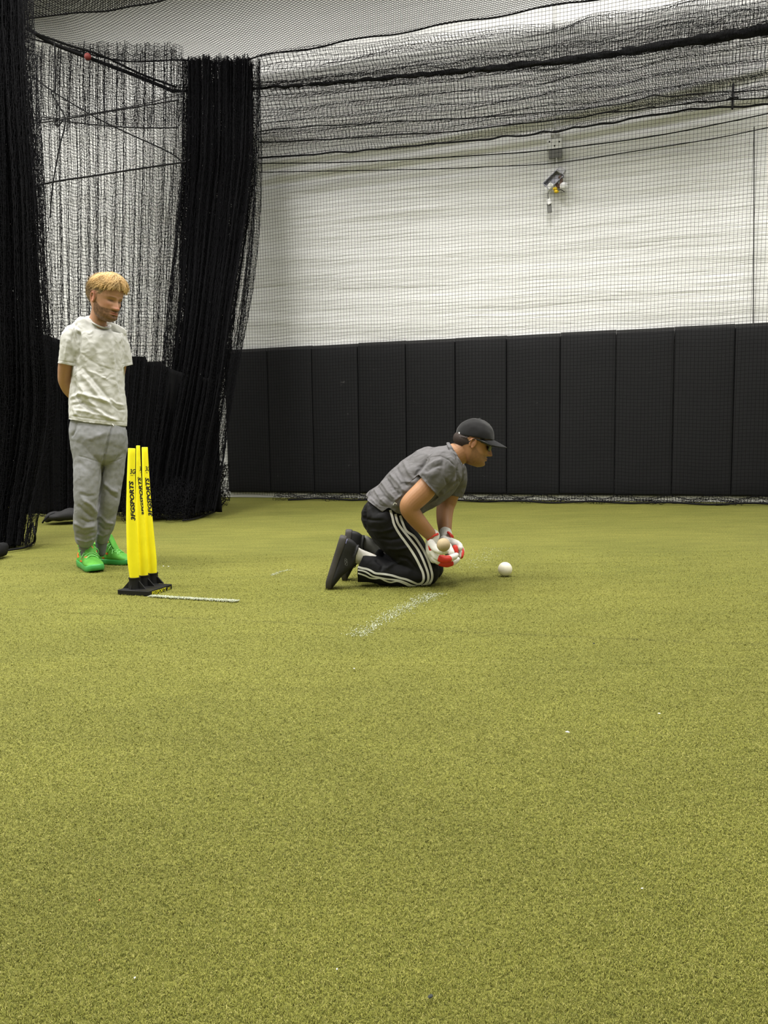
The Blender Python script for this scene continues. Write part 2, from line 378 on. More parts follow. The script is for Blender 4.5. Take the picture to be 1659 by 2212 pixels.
def net(name, f, nu, nv, r=0.0016, diamond=False, parent=None, jit=0.0):
    """f(U,V in 0..1) -> xyz (…,3) ; square or diamond mesh of twine"""
    if not diamond:
        U, Vv = np.meshgrid(np.linspace(0, 1, nu), np.linspace(0, 1, nv), indexing='ij'); PG = f(U, Vv)
        if jit: PG = PG+RNG.normal(0, jit, PG.shape)
        V1, F1 = strands(PG, r); V2, F2 = strands(PG.transpose(1, 0, 2), r)
    else:
        U, Vv = np.meshgrid(np.arange(nu), np.arange(nv), indexing='ij')
        def zig(s):   # strands of a diamond mesh hold their line between knots
            return f(((U+Vv*s+(0 if s > 0 else nv)) % nu)/(nu-1), Vv/(nv-1)), ((U+Vv*s+(0 if s > 0 else nv)) % nu)
        Vs = []; Fs = []; off = 0
        for s in (1, -1):
            PG, ix = zig(s); V, F = strands(PG, r)
            seg_ok = np.abs(np.diff(ix, axis=1)) <= 1   # drop the wrap-around pieces
            ok = np.concatenate([seg_ok.reshape(-1)]*3); F = F[ok]
            Vs.append(V); Fs.append(F+off); off += len(V)
        V1, F1 = Vs[0], Fs[0]; V2, F2 = Vs[1], Fs[1]-len(Vs[0])
    return link(name, mesh_np(name, np.vstack([V1, V2]), np.vstack([F1, F2+len(V1)])), NETMAT, parent)
def rope(pts, r, parent, name='rope', sub=6, nseg=7, m=None):
    mb = MB(); mb.add(*tube([np.asarray(p, float) for p in pts], r, nseg, sub)); return mb.obj(name, m or ROPEMAT, parent)
ZR = 5.31
# plan of the hanging edge of the back net: X,Y from far left to right
edge = np.array([G_ for G_ in [(-4.6, 9.1), (-3.9, 9.45), (-3.3, 9.95), (-2.5, 10.06), (-1.75, 10.1)]] + [tuple(W(u, 0.28, 0)[:2]) for u in (0.3, 1.5, 3, 4.5, 6.0, 7.2)])
eC = catmull(edge, 12); eL = np.concatenate([[0], np.cumsum(np.linalg.norm(np.diff(eC, axis=0), axis=1))]); eT = eL[-1]
def edge_xy(u): s = u*eT; return np.stack([np.interp(s, eL, eC[:, 0]), np.interp(s, eL, eC[:, 1])], -1)
CELL = 0.038
bn = empty('backdrop_net', (*edge_xy(0.5), 0), 'black square-mesh net hanging across the whole white back wall down to the turf', 'net')
def fback(U, V):
    xy = edge_xy(U); z = ZR*(1-V)+0.03
    sag = 0.012*np.sin(U*40+V*3)+0.01*np.sin(V*9+U*11)+0.02*np.sin(U*9)*V
    x = xy[..., 0]-WN[0]*0+sag*0.3; y = xy[..., 1]+sag+0.10*V
    z = z+0.015*np.sin(U*17)*np.sin(V*5)+0.008*np.sin(U*90)*V
    return np.stack([x, y, z], -1)
net('mesh_panel', fback, int(eT/CELL), int(ZR/CELL), 0.0018, parent=bn)
def edge3(u, z, n=0.0): xy = edge_xy(np.asarray(u)); return np.stack([xy[..., 0]+WN[0]*n, xy[..., 1]+WN[1]*n, np.zeros_like(xy[..., 0])+z], -1)
rope([edge3(t, ZR+0.02+0.015*math.sin(t*60)) for t in np.linspace(0, 1, 40)], 0.009, bn, 'border_rope')
# net hem lying slack on the turf
def fhem(U, V):
    xy = edge_xy(0.34+0.66*U); n = 0.02+0.22*V+0.03*np.sin(U*70)+0.02*np.sin(U*151+V*4)
    z = 0.02+0.055*np.sin(V*PI)**2*(1+0.5*np.sin(U*97))+0.012*np.sin(V*17+U*60)
    return np.stack([xy[..., 0]+WN[0]*n, xy[..., 1]+0.10+WN[1]*n, z], -1)
net('slack_hem', fhem, 230, 12, 0.0022, parent=bn, jit=0.006)
rope([edge3(t, 0.022+0.008*math.sin(t*83), 0.17+0.03*math.sin(t*41)) for t in np.linspace(0.36, 1, 50)], 0.011, bn, 'hem_rope')
# upper valance: a second layer with a lower edge rope
va = empty('valance_net', edge3(0.6, 4.0, 0.4), 'dense black net valance hanging across the top of the back wall above the broken fixture', 'net')
LOW = [(560, 341), (760, 327), (900, 314), (1059, 300), (1200, 284), (1300, 268), (1450, 243), (1550, 232), (1720, 222)]
TOP = [(560, 122), (760, 97), (900, 78), (1059, 60), (1200, 44), (1300, 28), (1450, 2), (1550, -14), (1720, -42)]
def band(lineA, lineB, nA, nB, slack, wav):
    A = catmull(np.array([Wpx(x, y, nA) for x, y in lineA]), 8); B = catmull(np.array([Wpx(x, y, nB) for x, y in lineB]), 8)
    B = np.stack([np.interp(np.linspace(0, 1, len(A)), np.linspace(0, 1, len(B)), B[:, k]) for k in range(3)], 1)
    def f(U, V):
        s = U*(len(A)-1); i = np.clip(s.astype(int), 0, len(A)-2); t = (s-i)[..., None]
        a = A[i]*(1-t)+A[i+1]*t; b = B[i]*(1-t)+B[i+1]*t
        v = V+slack*np.sin(V*wav*2*PI+np.sin(U*7)*1.2)
        p = a*(1-v[..., None])+b*v[..., None]
        n = 0.05*np.sin(V*wav*2*PI+1+U*6)+0.03*np.sin(U*33+V*9)
        p = p+n[..., None]*WN; p[..., 2] += 0.012*np.sin(U*23+V*6)
        return p
    return f
net('mesh_panel', band(TOP, LOW, 0.5, 0.55, 0.006, 6.5), 176, 36, 0.0023, parent=va, jit=.003)
MID = [(560, 308), (760, 298), (1059, 276), (1300, 246), (1450, 228), (1550, 218), (1720, 205)]
ROLLL = [(560, 192), (830, 168), (1059, 148), (1200, 134), (1350, 112), (1500, 88), (1720, 52)]
net('mesh_panel', band(ROLLL, MID, 0.62, 0.6, 0.008, 4.5), 168, 27, 0.0023, parent=va, jit=.003)
net('mesh_panel', band([(x, y+6) for x, y in TOP], [(x, y+14) for x, y in ROLLL], 0.7, 0.75, 0.01, 2.5), 170, 13, 0.0024, parent=va, jit=.004)
for ln, n, r in ((LOW, 0.55, 0.010), (MID, 0.6, 0.007), ([(560, 281), (760, 268), (830, 264), (1059, 251), (1300, 230), (1450, 206), (1720, 190)], 0.66, 0.006)):
    pts = catmull(np.array([Wpx(x, y, n) for x, y in ln]), 5); pts[:, 2] += RNG.normal(0, 0.006, len(pts))
    rope(pts, r, va, 'edge_rope')
rope([Wpx(1584, 182, .75), Wpx(1583, 205, .76), Wpx(1582, 234, .75)], 0.012, va, 'hanging_cord')
rope([Wpx(1573, 214, .77), Wpx(1583, 210, .78), Wpx(1594, 211, .77)], 0.008, va, 'hanging_cord')
# dark bundle of rolled-up net
rb = empty('rolled_net', Wpx(1100, 142, 0.7), 'thick dark roll of bunched net slung below the ceiling net, thicker towards the right', 'net')
RL = [(372, 197, .02), (470, 195, .02), (560, 190, .022), (700, 181, .026), (830, 168, .03), (950, 158, .038), (1059, 147, .047), (1200, 133, .055), (1350, 112, .062), (1500, 88, .072), (1600, 73, .08), (1720, 54, .085)]
mb = MB(); pts = np.array([Wpx(x, y, 0.72) for x, y, _ in RL])
mb.add(*tube(list(pts), [q[2]*0.58 for q in RL], 16, 8)); me = mb.mesh('net_bundle')
for _ in range(1):
    bmx = bmesh.new(); bmx.from_mesh(me); bmesh.ops.subdivide_edges(bmx, edges=bmx.edges[:], cuts=1, use_grid_fill=True); bmx.to_mesh(me); bmx.free()
wrinkle(me, 14, 0.018, 3, (0.6, 1, 2)); link('net_bundle', me, mat('bunched_net', (0.011, 0.011, 0.012), 0.9, 0.2, bump=(120, 1, 0.01)), rb)
def froll(U, V):
    c = catmull(pts, 10); rr = np.interp(np.linspace(0, 1, len(c)), np.linspace(0, 1, len(RL)), [q[2] for q in RL])
    s = U*(len(c)-1); i = np.clip(s.astype(int), 0, len(c)-2); t = (s-i)[..., None]; p = c[i]*(1-t)+c[i+1]*t; R_ = rr[i]*(1.25+0.3*np.sin(U*50+V*5))+0.01
    a = V*2*PI; return p+(np.cos(a)*R_)[..., None]*np.array([0, 0, 1.])+(np.sin(a)*R_)[..., None]*WN+(0.6*R_)[..., None]*np.array([0, 0, 1.])
net('loose_mesh', froll, 260, 16, 0.0018, parent=rb, jit=0.008)
# cord continuing on the left of the gathered net
rope([P(60, 62, 8.6), P(110, 92, 8.8), P(190, 124, 9.0), P(290, 162, 9.2), P(372, 196, 9.4)], 0.02, rb, 'sling_rope')
rope([P(66, 68, 8.6), P(150, 98, 8.8), P(220, 120, 9.0), P(300, 158, 9.2), P(380, 188, 9.4)], 0.012, rb, 'sling_rope')
# support ropes near the wall
for nm, pl, n, r, lb in (('rope', [(560, 353), (760, 350), (1059, 334), (1200, 322), (1400, 296), (1560, 266), (1720, 232)], 0.16, 0.006, 'upper of the two long black ropes running across the white wall above the broken fixture'),
                     ('rope', [(560, 372), (900, 366), (1059, 360), (1200, 352), (1400, 322), (1560, 296), (1720, 262)], 0.14, 0.005, 'lower of the two long black ropes running across the white wall by the broken fixture')):
    mb = MB(); mb.add(*tube([Wpx(x, y, n) for x, y in pl], r, 7, 6)); tag(mb.obj(nm, ROPEMAT), lb, 'rope', 'ropes along the back wall')
# ceiling net
rn = empty('overhead_net', (0, 7.5, ZR), 'black diamond-mesh net stretched overhead as a ceiling of the batting lane', 'net')
def froof(U, V):
    xy = edge_xy(U); y = xy[..., 1]*(1-V)+5.2*V; x = xy[..., 0]*(1-0.1*V)
    z = ZR+0.02-0.10*np.sin(V*PI)*np.sin(U*PI*3)**2+0.12*V
    return np.stack([x, y, z], -1)
net('mesh_panel', froof, 200, 100, 0.0026, diamond=True, parent=rn)
rope([P(60, 40, 8.0), P(110, 34, 8.0), P(170, 27, 8.0), P(230, 24, 8.0), P(280, 14, 8.0), P(340, 4, 8.0), P(420, -22, 8.0)], 0.008, rn, 'edge_rope')
def froof2(U, V):
    a = catmull(np.array([P(40, 42, 8.0), P(110, 35, 8.0), P(170, 28, 8.0), P(230, 24, 8.0), P(280, 14, 8.0), P(340, 4, 8.0), P(420, -22, 8.0)]), 10)
    s = U*(len(a)-1); i = np.clip(s.astype(int), 0, len(a)-2); t = (s-i)[..., None]; p = a[i]*(1-t)+a[i+1]*t
    q = p+np.array([-0.3, -1.6, 0.5]); return p*(1-V[..., None])+q*V[..., None]
net('mesh_panel', froof2, 60, 40, 0.003, diamond=True, parent=rn)
# ---------------------------------------------------------------- gathered divider net
dn = empty('divider_net', P(430, 1110, 8.0), 'black net curtain gathered in a thick dark column, its skirt trailing on the turf', 'net')
def gathered(rows, nfold, depth, seed, dens_v, r=0.0018, nu=230, name='gathered_folds', jit=0.003, edge_spread=0.0, cmp=1.0):
    """rows: (v, pxL, pxR, py, Y); a net with many pleats between the left and right outline"""
    rows = np.array(rows, float)
    rng = np.random.default_rng(seed)
    ph = rng.uniform(0, 6.28, 6); fr = nfold*np.array([1, 1.63, 2.41, 0.37, 3.7, 0.21])
    A = np.array([[*P(x0, y, Y), *P(x1, y, Y)] for _, x0, x1, y, Y in rows]); vv = rows[:, 0]
    vi = np.linspace(vv[0], vv[-1], 60); Ai = np.stack([np.interp(vi, vv, A[:, k]) for k in range(6)], 1)
    for _ in range(6): Ai[1:-1] = (Ai[:-2]+2*Ai[1:-1]+Ai[2:])/4
    def f(U, V):
        a = np.stack([np.interp(V, (vi-vi[0])/(vi[-1]-vi[0]), Ai[:, k]) for k in range(6)], -1)
        w = U+cmp*(0.5/nfold*np.sin(2*PI*fr[0]*U+ph[0]+V*2)+0.30/nfold*np.sin(2*PI*fr[1]*U+ph[1]-V*3)+0.08*np.sin(2*PI*fr[3]*U+ph[3])*np.sin(PI*U))
        w = np.clip(w+edge_spread*np.sin(2*PI*5.3*U+V*7)*0.03, -0.08, 1.08)[..., None]
        p = a[..., :3]*(1-w)+a[..., 3:]*w
        d = depth*(np.cos(2*PI*fr[0]*U+ph[0]+V*2)+0.6*np.sin(2*PI*fr[2]*U+ph[2]+V)+0.5*np.sin(2*PI*fr[5]*U))
        p[..., 1] += d; p[..., 2] += 0.012*np.sin(2*PI*fr[0]*U*2+V*9)
        return p
    return net(name, f, nu, dens_v, r, parent=dn, jit=jit)
colR = [(0, 385, 562, 130, 9.3), (.1, 388, 562, 230, 9.2), (.25, 384, 563, 350, 9.0), (.38, 372, 560, 450, 8.85), (.5, 362, 552, 560, 8.7), (.6, 352, 540, 650, 8.5), (.7, 345, 522, 760, 8.3),
        (.8, 335, 505, 860, 8.15), (.9, 318, 492, 960, 8.0), (.96, 305, 482, 1040, 7.9), (1, 300, 470, 1100, 7.75)]
core = [(0, 400, 545, 132, 9.35), (.1, 402, 545, 230, 9.2), (.25, 402, 545, 350, 9.0), (.38, 395, 535, 450, 8.9), (.5, 392, 520, 560, 8.75), (.6, 390, 505, 650, 8.5), (.7, 378, 492, 760, 8.3),
        (.8, 360, 478, 860, 8.15), (.9, 340, 460, 960, 8.0), (.96, 325, 450, 1040, 7.9), (1, 318, 440, 1105, 7.75)]
gathered(colR, 13, 0.05, 1, 140, nu=300)
gathered(core, 11, 0.08, 2, 140, nu=330, r=0.0022)
gathered(core, 9, 0.10, 5, 140, nu=330, r=0.0022)
gathered([(v, a+8, b-8, y, Y+0.05) for v, a, b, y, Y in core], 15, 0.06, 8, 140, nu=330, r=0.0024)
# skirt of the gathered column spreading on the turf
def fskirt(U, V):
    a = np.array([P(278, 1050, 7.7), P(330, 1040, 7.8), P(400, 1030, 7.9), P(460, 1020, 8.0), P(484, 1010, 8.1)])
    b = np.array([G(262, 1131), G(330, 1128), G(395, 1129), G(445, 1116), G(486, 1088)]); s = U*4; i = np.clip(s.astype(int), 0, 3); t = (s-i)[..., None]
    A_ = a[i]*(1-t)+a[i+1]*t; B_ = b[i]*(1-t)+b[i+1]*t; v = V[..., None]
    p = A_*(1-v)+B_*v; p[..., 2] = np.maximum(p[..., 2]+0.03, 0.008+0.012*(1+np.sin(U*60)))*1.0; p[..., 1] += 0.06*np.sin(U*38+V*2)-0.12*np.sin(V*PI)
    return p
net('trailing_skirt', fskirt, 90, 26, 0.0022, parent=dn, jit=0.008)
net('trailing_skirt', lambda U, V: fskirt(U, V)+np.array([0.03, 0.12, 0.01]), 80, 26, 0.0022, parent=dn, jit=0.012)
net('trailing_skirt', lambda U, V: fskirt(U*0.8, V)+np.array([0.0, 0.2, 0.02]), 120, 40, 0.003, parent=dn, jit=0.012)
rope([G(395, 1129)+[0, 0, .02], G(420, 1124)+[0, 0, .015], G(445, 1116)+[0, 0, .02], G(470, 1104)+[0, 0, .015], G(486, 1086)+[0, 0, .02]], 0.008, dn, 'hem_rope')
# thin spread net between the two gathered columns
sheetr = [(0, 66, 392, 96, 9.2), (.1, 62, 392, 200, 9.0), (.3, 66, 390, 360, 8.6), (.5, 74, 380, 560, 8.2), (.7, 80, 372, 760, 7.9), (.85, 84, 350, 930, 7.7), (1, 90, 330, 1112, 7.55)]
gathered([(0, 72, 392, 112, 9.0), (.5, 72, 392, 190, 8.95), (1, 78, 392, 275, 8.9)], 9, 0.04, 41, 34, nu=110, name='spread_mesh', r=0.0022, cmp=.15, jit=.003)
gathered(sheetr, 16, 0.035, 11, 138, nu=104, name='spread_mesh', r=0.0022, cmp=.09, jit=.0025)
gathered([(v, a-4, b-10, y, Y+0.2) for v, a, b, y, Y in sheetr], 7, 0.05, 17, 100, nu=56, name='spread_mesh', r=0.0021, cmp=.16, jit=.003)
for pl, Y0, r in (([(70, 165), (115, 198), (200, 250), (270, 285), (360, 326), (395, 350)], 8.5, .007), ([(60, 268), (110, 262), (200, 247), (290, 232), (385, 216)], 8.4, .006),
               ([(60, 262), (150, 252), (290, 229), (385, 205)], 8.45, .004), ([(90, 252), (138, 261), (200, 269), (290, 276), (385, 276)], 8.3, .006), ([(118, 92), (119, 190), (110, 198), (125, 225), (141, 261), (128, 320), (114, 400), (108, 470)], 8.2, .007),
               ([(60, 406), (120, 392), (200, 380), (290, 366), (400, 350)], 8.3, .009)):
    rope([P(x, y, Y0) for x, y in pl], r, dn, 'cord')
mb = MB(); ctr = P(124, 266, 8.2)
mb.add(*tube([P(122, 255, 8.2), P(119, 266, 8.2), P(124, 273, 8.2), P(130, 268, 8.2), P(134, 262, 8.2)], 0.007)); mb.obj('hook', ROPEMAT, dn)
# ---------------------------------------------------------------- gathered net at the left edge
dn2 = dn
dn = empty('gathered_net', P(30, 1185, 5.8), 'black bunched net curtain hanging along the left edge of the photo', 'net')
colL = [(0, -60, 66, -120, 6.3), (.1, -60, 70, 60, 6.2), (.25, -60, 84, 250, 6.1), (.4, -60, 98, 420, 6.05), (.55, -60, 106, 600, 6.0), (.7, -60, 118, 780, 5.95), (.8, -60, 124, 880, 5.95), (.9, -60, 104, 1020, 5.9), (.96, -60, 80, 1100, 5.85), (1, -60, 72, 1176, 5.75)]
coreL = [(v, -90, b-30, y, Y+0.1) for v, a, b, y, Y in colL]
gathered(colL, 9, 0.05, 21, 150, nu=200)
gathered(coreL, 9, 0.07, 22, 150, nu=280, r=0.0024)
gathered(coreL, 7, 0.09, 25, 150, nu=280, r=0.0024)
gathered([(v, a, b-10, y, Y) for v, a, b, y, Y in coreL], 12, 0.06, 27, 150, nu=280, r=0.0026)
rope([G(-40, 1200)+[0, 0, .02], G(5, 1196)+[0, 0, .02], G(30, 1192)+[0, 0, .018], G(55, 1188)+[0, 0, .02], G(72, 1178)+[0, 0, .02], P(76, 1160, 5.75), P(70, 1130, 5.78)], 0.008, dn, 'hem_rope')
mb = MB(); mb.add(*tube([G(-40, 1214)+[0, 0, .05], G(0, 1206)+[0, 0, .055], G(10, 1203)+[0, 0, .05]], [0.06, 0.055, 0.035], 14, 5)); me = mb.mesh('x'); wrinkle(me, 14, 0.02, 9)
link('bunched_hem', me, ROPEMAT, dn)
# ---------------------------------------------------------------- black vinyl sheet behind the standing man
VINYL = mat('black_vinyl_sheet', (0.005, 0.005, 0.0053), 0.9, 0.1, bump=(7, 0.4, 0.02))
prof = [(20, 700), (60, 712), (90, 722), (127, 733), (180, 752), (285, 770), (314, 770), (317, 781), (345, 780), (360, 792), (380, 801), (420, 812), (470, 820)]
def fsheet(u, v):
    xs = 20+450*u; yt = np.interp(xs, [q[0] for q in prof], [q[1] for q in prof]); Yp = 8.15+0.05*np.sin(u*30)+0.03*np.sin(u*71+v*3)
    top = np.array([P(x, y, Y) for x, y, Y in zip(xs, yt, Yp)]); Z = top.copy(); z = top[:, 2]*(1-v)+0.03*v
    return np.stack([top[:, 0], top[:, 1]+0.03*np.sin(v*5+u*20), z], 1)
o = plane_grid('vinyl_sheet', fsheet, 240, 30, VINYL, kind=None)
md = o.modifiers.new('t', 'SOLIDIFY'); md.thickness = 0.004
tag(o, 'black vinyl sheet with a stepped top edge hanging behind the standing man', 'sheet')
print('nets done')
# ================================================================ decals: flat printed marks laid on a surface
def bvh_of(objs):
    V = []; F = []; n = 0
    for o in objs:
        me = o.data; mw = world_of(o); co = [mw@v.co for v in me.vertices]; V += co
        F += [tuple(i+n for i in p.vertices) for p in me.polygons]; n += len(co)
    return BVHTree.FromPolygons(V, F)
def text_mesh(txt, bold=0.03, shear=0.15, width=1.0):
    """writing as flat triangles, x right, y up, scaled to height 1 and given width"""
    c = bpy.data.curves.new('t', 'FONT'); c.body = txt; c.offset = bold; c.shear = shear; c.resolution_u = 2; c.size = 1
    o = bpy.data.objects.new('t', c); COL.objects.link(o)
    dg = bpy.context.evaluated_depsgraph_get(); dg.update(); me = bpy.data.meshes.new_from_object(o.evaluated_get(dg)); bpy.data.objects.remove(o)
    bm = bmesh.new(); bm.from_mesh(me); bmesh.ops.triangulate(bm, faces=bm.faces[:])
    bmesh.ops.subdivide_edges(bm, edges=[e for e in bm.edges if e.calc_length() > 0.15], cuts=2, use_grid_fill=True); bmesh.ops.triangulate(bm, faces=bm.faces[:])
    V = np.array([v.co[:2] for v in bm.verts]); F = [tuple(v.index for v in f.verts) for f in bm.faces]; bm.free()
    V -= V.min(0); V /= np.array([V[:, 0].max()/width, V[:, 1].max()]); return V, F
def decal(name, V2, F, org, ux, uy, bvh, m, parent, lift=0.0008):
    """V2 in text units -> pixel frame (org + x*ux + y*uy) -> laid on the surface found there"""
    Q = np.array(org)+V2[:, :1]*np.array(ux)+V2[:, 1:2]*np.array(uy); out = []; ok = []
    for q in Q:
        v = ray(q[0], q[1]); v = v/np.linalg.norm(v); h = bvh.ray_cast(Vector(CAMP), Vector(v))
        if h[0] is None: out.append([0, 0, 0]); ok.append(False)
        else:
            nn = np.array(h[1]); nn = nn if nn@v < 0 else -nn
            out.append(np.array(h[0])+nn*lift); ok.append(True)
    out = np.array(out); F2 = [f for f in F if all(ok[i] for i in f) and max(np.linalg.norm(out[f[0]]-out[f[k]]) for k in (1, 2, -1)) < 0.05]
    if not F2: return None
    me = mesh_np(name, out, F2); bm = bmesh.new(); bm.from_mesh(me); bmesh.ops.delete(bm, geom=[v for v in bm.verts if not v.link_faces], context='VERTS'); bm.to_mesh(me); bm.free()
    return link(name, me, m, parent)
def strip_px(line, w0, w1=None, cross=3, sub=8):
    L = catmull(np.array(line, float), sub); T = np.gradient(L, axis=0); T /= np.linalg.norm(T, axis=1)[:, None]; Nn = np.stack([-T[:, 1], T[:, 0]], 1)
    w = np.linspace(w0, w1 if w1 else w0, len(L)); V = []; F = []
    for i in range(len(L)):
        for k in range(cross): V.append(L[i]+Nn[i]*w[i]*(k/(cross-1)-0.5))
    for i in range(len(L)-1):
        for k in range(cross-1): a = i*cross+k; F.append((a, a+1, a+cross+1, a+cross))
    return np.array(V), F
ID2 = dict(org=(0, 0), ux=(1, 0), uy=(0, 1))
# ================================================================ stumps
YEL = mat('yellow_plastic', (0.98, 0.87, 0.012), 0.45, 0.4, var=(14, 0.04)); BLKP = mat('black_rubber_base', (0.007, 0.007, 0.007), 0.55, 0.3, bump=(90, 0.2, 0.002)); INK = mat('black_print', (0.012, 0.012, 0.012), 0.5)
YINK = mat('yellow_print', (0.75, 0.72, 0.03), 0.5)
A0 = G(322, 1289); B0 = G(372, 1272.5); C0 = G(247.5, 1287.5)
e1 = (B0-A0); L1 = np.linalg.norm(e1); e1 /= L1; e2 = C0-A0; L2 = np.linalg.norm(e2); e2 /= L2; e2 = e2-(e2@e1)*e1*0.9; e2 /= np.linalg.norm(e2)
bc = (A0+e2*L2/2+e1*L1/2); st = empty('cricket_stumps', bc, 'three yellow plastic cricket stumps on a black rubber base, left of the kneeling player', 'stumps')
bm = bmesh.new(); bmesh.ops.create_cube(bm, size=1.0)
for v in bm.verts: v.co = Vector((v.co.x*L1, v.co.y*L2, v.co.z*0.026+0.014))
bmesh.ops.bevel(bm, geom=list(bm.edges), offset=0.003, segments=2, profile=0.5, affect='EDGES')
bm.transform(Matrix([list(r) for r in np.stack([e1, e2, [0, 0, 1]], 1)]).to_4x4()); bm.transform(Matrix.Translation(Vector(bc)))
me = bpy.data.meshes.new('base'); bm.to_mesh(me); bm.free(); base = link('base', me, BLKP, st, smooth=False)
spec = [dict(b=(290.5, 1251), t=(284.6, 968.5), Y=4.02, w=[7.6, 8.8, 10.6, 11.9, 12.4, 11.6, 10.4, 10.0], ft=(290.5, 1275)),
        dict(b=(310.5, 1246), t=(298.3, 962.5), Y=4.095, w=[3.6, 5.2, 8.4, 10.8, 11.4, 10.8, 9.8, 9.4], ft=(311.0, 1269)),
        dict(b=(330.0, 1241), t=(312.6, 966), Y=4.17, w=[6.2, 7.4, 9.2, 10.6, 11.2, 10.8, 9.6, 9.3], ft=(330.5, 1263))]
hs = [0, .26, .52, .74, .85, .915, .96, 1.0]
for k, s in enumerate(spec):
    Y = s['Y']; t = P(*s['t'], Y); b = P(*s['b'], Y); pts = []
    for h, w in zip(hs, s['w']):
        bend = np.array([-0.006*math.sin(h*PI), 0, 0]) if k else np.array([-0.01*math.sin(h*PI), 0, 0])
        c = t*(1-h)+b*h+bend; pts.append((c, w*Y/FPX, 0.0175+0.006*math.sin(h*PI*0.9)))
    V, F = loft(pts, (1, 0, 0), 28, 6, rnd=False); mb = MB(); mb.add(V, F); o = mb.obj('stump', YEL, st)
    bm = bmesh.new(); bm.from_mesh(o.data); ed = [e for e in bm.edges if any(len(f.verts) > 4 for f in e.link_faces)]
    bmesh.ops.bevel(bm, geom=ed, offset=0.002, segments=2, profile=0.5, affect='EDGES'); bm.to_mesh(o.data); bm.free()
    o.data.polygons.foreach_set('use_smooth', [len(p.vertices) <= 4 for p in o.data.polygons])
    # socket with cone and gusset ribs
    f0 = P(*s['ft'], Y); zb = 0.026; f0 = np.array([b[0]*0.5+f0[0]*0.5, Y, zb]); top = b.copy()
    mb = MB(); rr = s['w'][-1]*Y/FPX
    mb.add(*loft([((*f0[:2], zb-0.003), rr+0.007), ((f0[0], Y, zb+0.02), rr+0.005), (top+[0, 0, 0.0], rr+0.004), (top+[0, 0, 0.004], rr+0.006), (top+[0, 0, 0.010], rr+0.006)], (1, 0, 0), 24, 3, rnd=False))
    for sgn in (-1, 1):
        a = np.array([f0[0], Y, zb])+e2*sgn*(rr); c2 = a+e2*sgn*0.045; tp = top+e2*sgn*rr+[0, 0, -0.004]
        th = e1*0.0035
        V = [a-th, a+th, c2-th, c2+th, tp-th, tp+th]; mb.add(V, [(0, 2, 4), (1, 5, 3), (0, 1, 3, 2), (2, 3, 5, 4), (0, 4, 5, 1)])
    for sgn in ((-1,) if k == 0 else ()):
        a = np.array([f0[0], Y, zb])+e1*sgn*rr; c2 = a+e1*sgn*0.012; tp = top+e1*sgn*rr+[0, 0, -0.01]; th = e2*0.003
        mb.add([a-th, a+th, c2-th, c2+th, tp-th, tp+th], [(0, 2, 4), (1, 5, 3), (0, 1, 3, 2), (2, 3, 5, 4), (0, 4, 5, 1)])
    mb.obj('socket', BLKP, st, smooth=False)
    bv = bvh_of([o]); TV, TF = text_mesh('3FGSPORTS', 0.05, 0.2)
    up = (-0.052, -1.0) if k == 0 else (-0.075, -1.0)
    if k == 0: org, ux, uy = (292.6, 1124.5), (-4.6, -86), (-9.6, 0.3); lo = (281.0, 1027)
    elif k == 1: org, ux, uy = (313.0, 1114), (-9.2, -84), (-6.6, 0.3); lo = (301.5, 1021)
    else: org, ux, uy = (329.2, 1115.5), (-7.4, -84), (-8.6, 0.3); lo = (314.0, 1021)
    decal('lettering', TV, TF, org, ux, uy, bv, INK, o)
    LV, LF = text_mesh('3G', 0.03, 0.1)
    wq = [11.0, 4.5, 9.0][k]
    decal('logo', LV, LF, (lo[0], lo[1]-3), (wq, 0), (0.3, -11), bv, INK, o)
    LV, LF = strip_px([(lo[0]+1, lo[1]), (lo[0]+wq-1, lo[1])], 1.1, sub=2); decal('underline', LV, LF, **ID2, bvh=bv, m=INK, parent=o)
bv = bvh_of([base]); TV, TF = text_mesh('3FGSPORTS', 0.02, 0.2)
decal('lettering', TV, TF, (326.5, 1286.6), (31.5, -9.6), (0.6, -8.6), bv, YINK, base)
TV, TF = text_mesh('3G', 0.02, 0.2); decal('lettering', TV, TF, (361, 1274.8), (6.8, -2.1), (0.4, -5.6), bv, YINK, base)
# ================================================================ balls
BALLM = mat('white_ball_leather', (0.80, 0.76, 0.62), 0.5, 0.4, bump=(180, 0.15, 0.001))
gb = G(1091, 1245); rball = 15.6*gb[1]/FPX; cb = P(1091, 1231.6, gb[1]+0.0); cb[2] = rball+0.001
mb = MB(); mb.add(*ellipsoid(cb, (rball,)*3, None, 40, 26)); wb = mb.obj('ball', BALLM)
tag(wb, 'white ball lying alone on the turf in front of the kneeling player', 'ball')
mb = MB(); mb.add(*tube([cb+rball*1.0*np.array([math.cos(a)*0.3+0.2, math.sin(a)*0.5+0.4, math.sin(a)*0.8]) / np.linalg.norm([math.cos(a)*0.3+0.2, math.sin(a)*0.5+0.4, math.sin(a)*0.8]) for a in np.linspace(0.4, 2.6, 9)], 0.0012)); mb.obj('seam', BALLM, wb)
REDB = mat('red_ball', (0.14, 0.014, 0.010), 0.7)
mb = MB(); c = P(189.5, 122.5, 8.75); mb.add(*ellipsoid(c, (0.036,)*3)); tag(mb.obj('ball', REDB), 'red ball caught high in the net at the top left', 'ball')
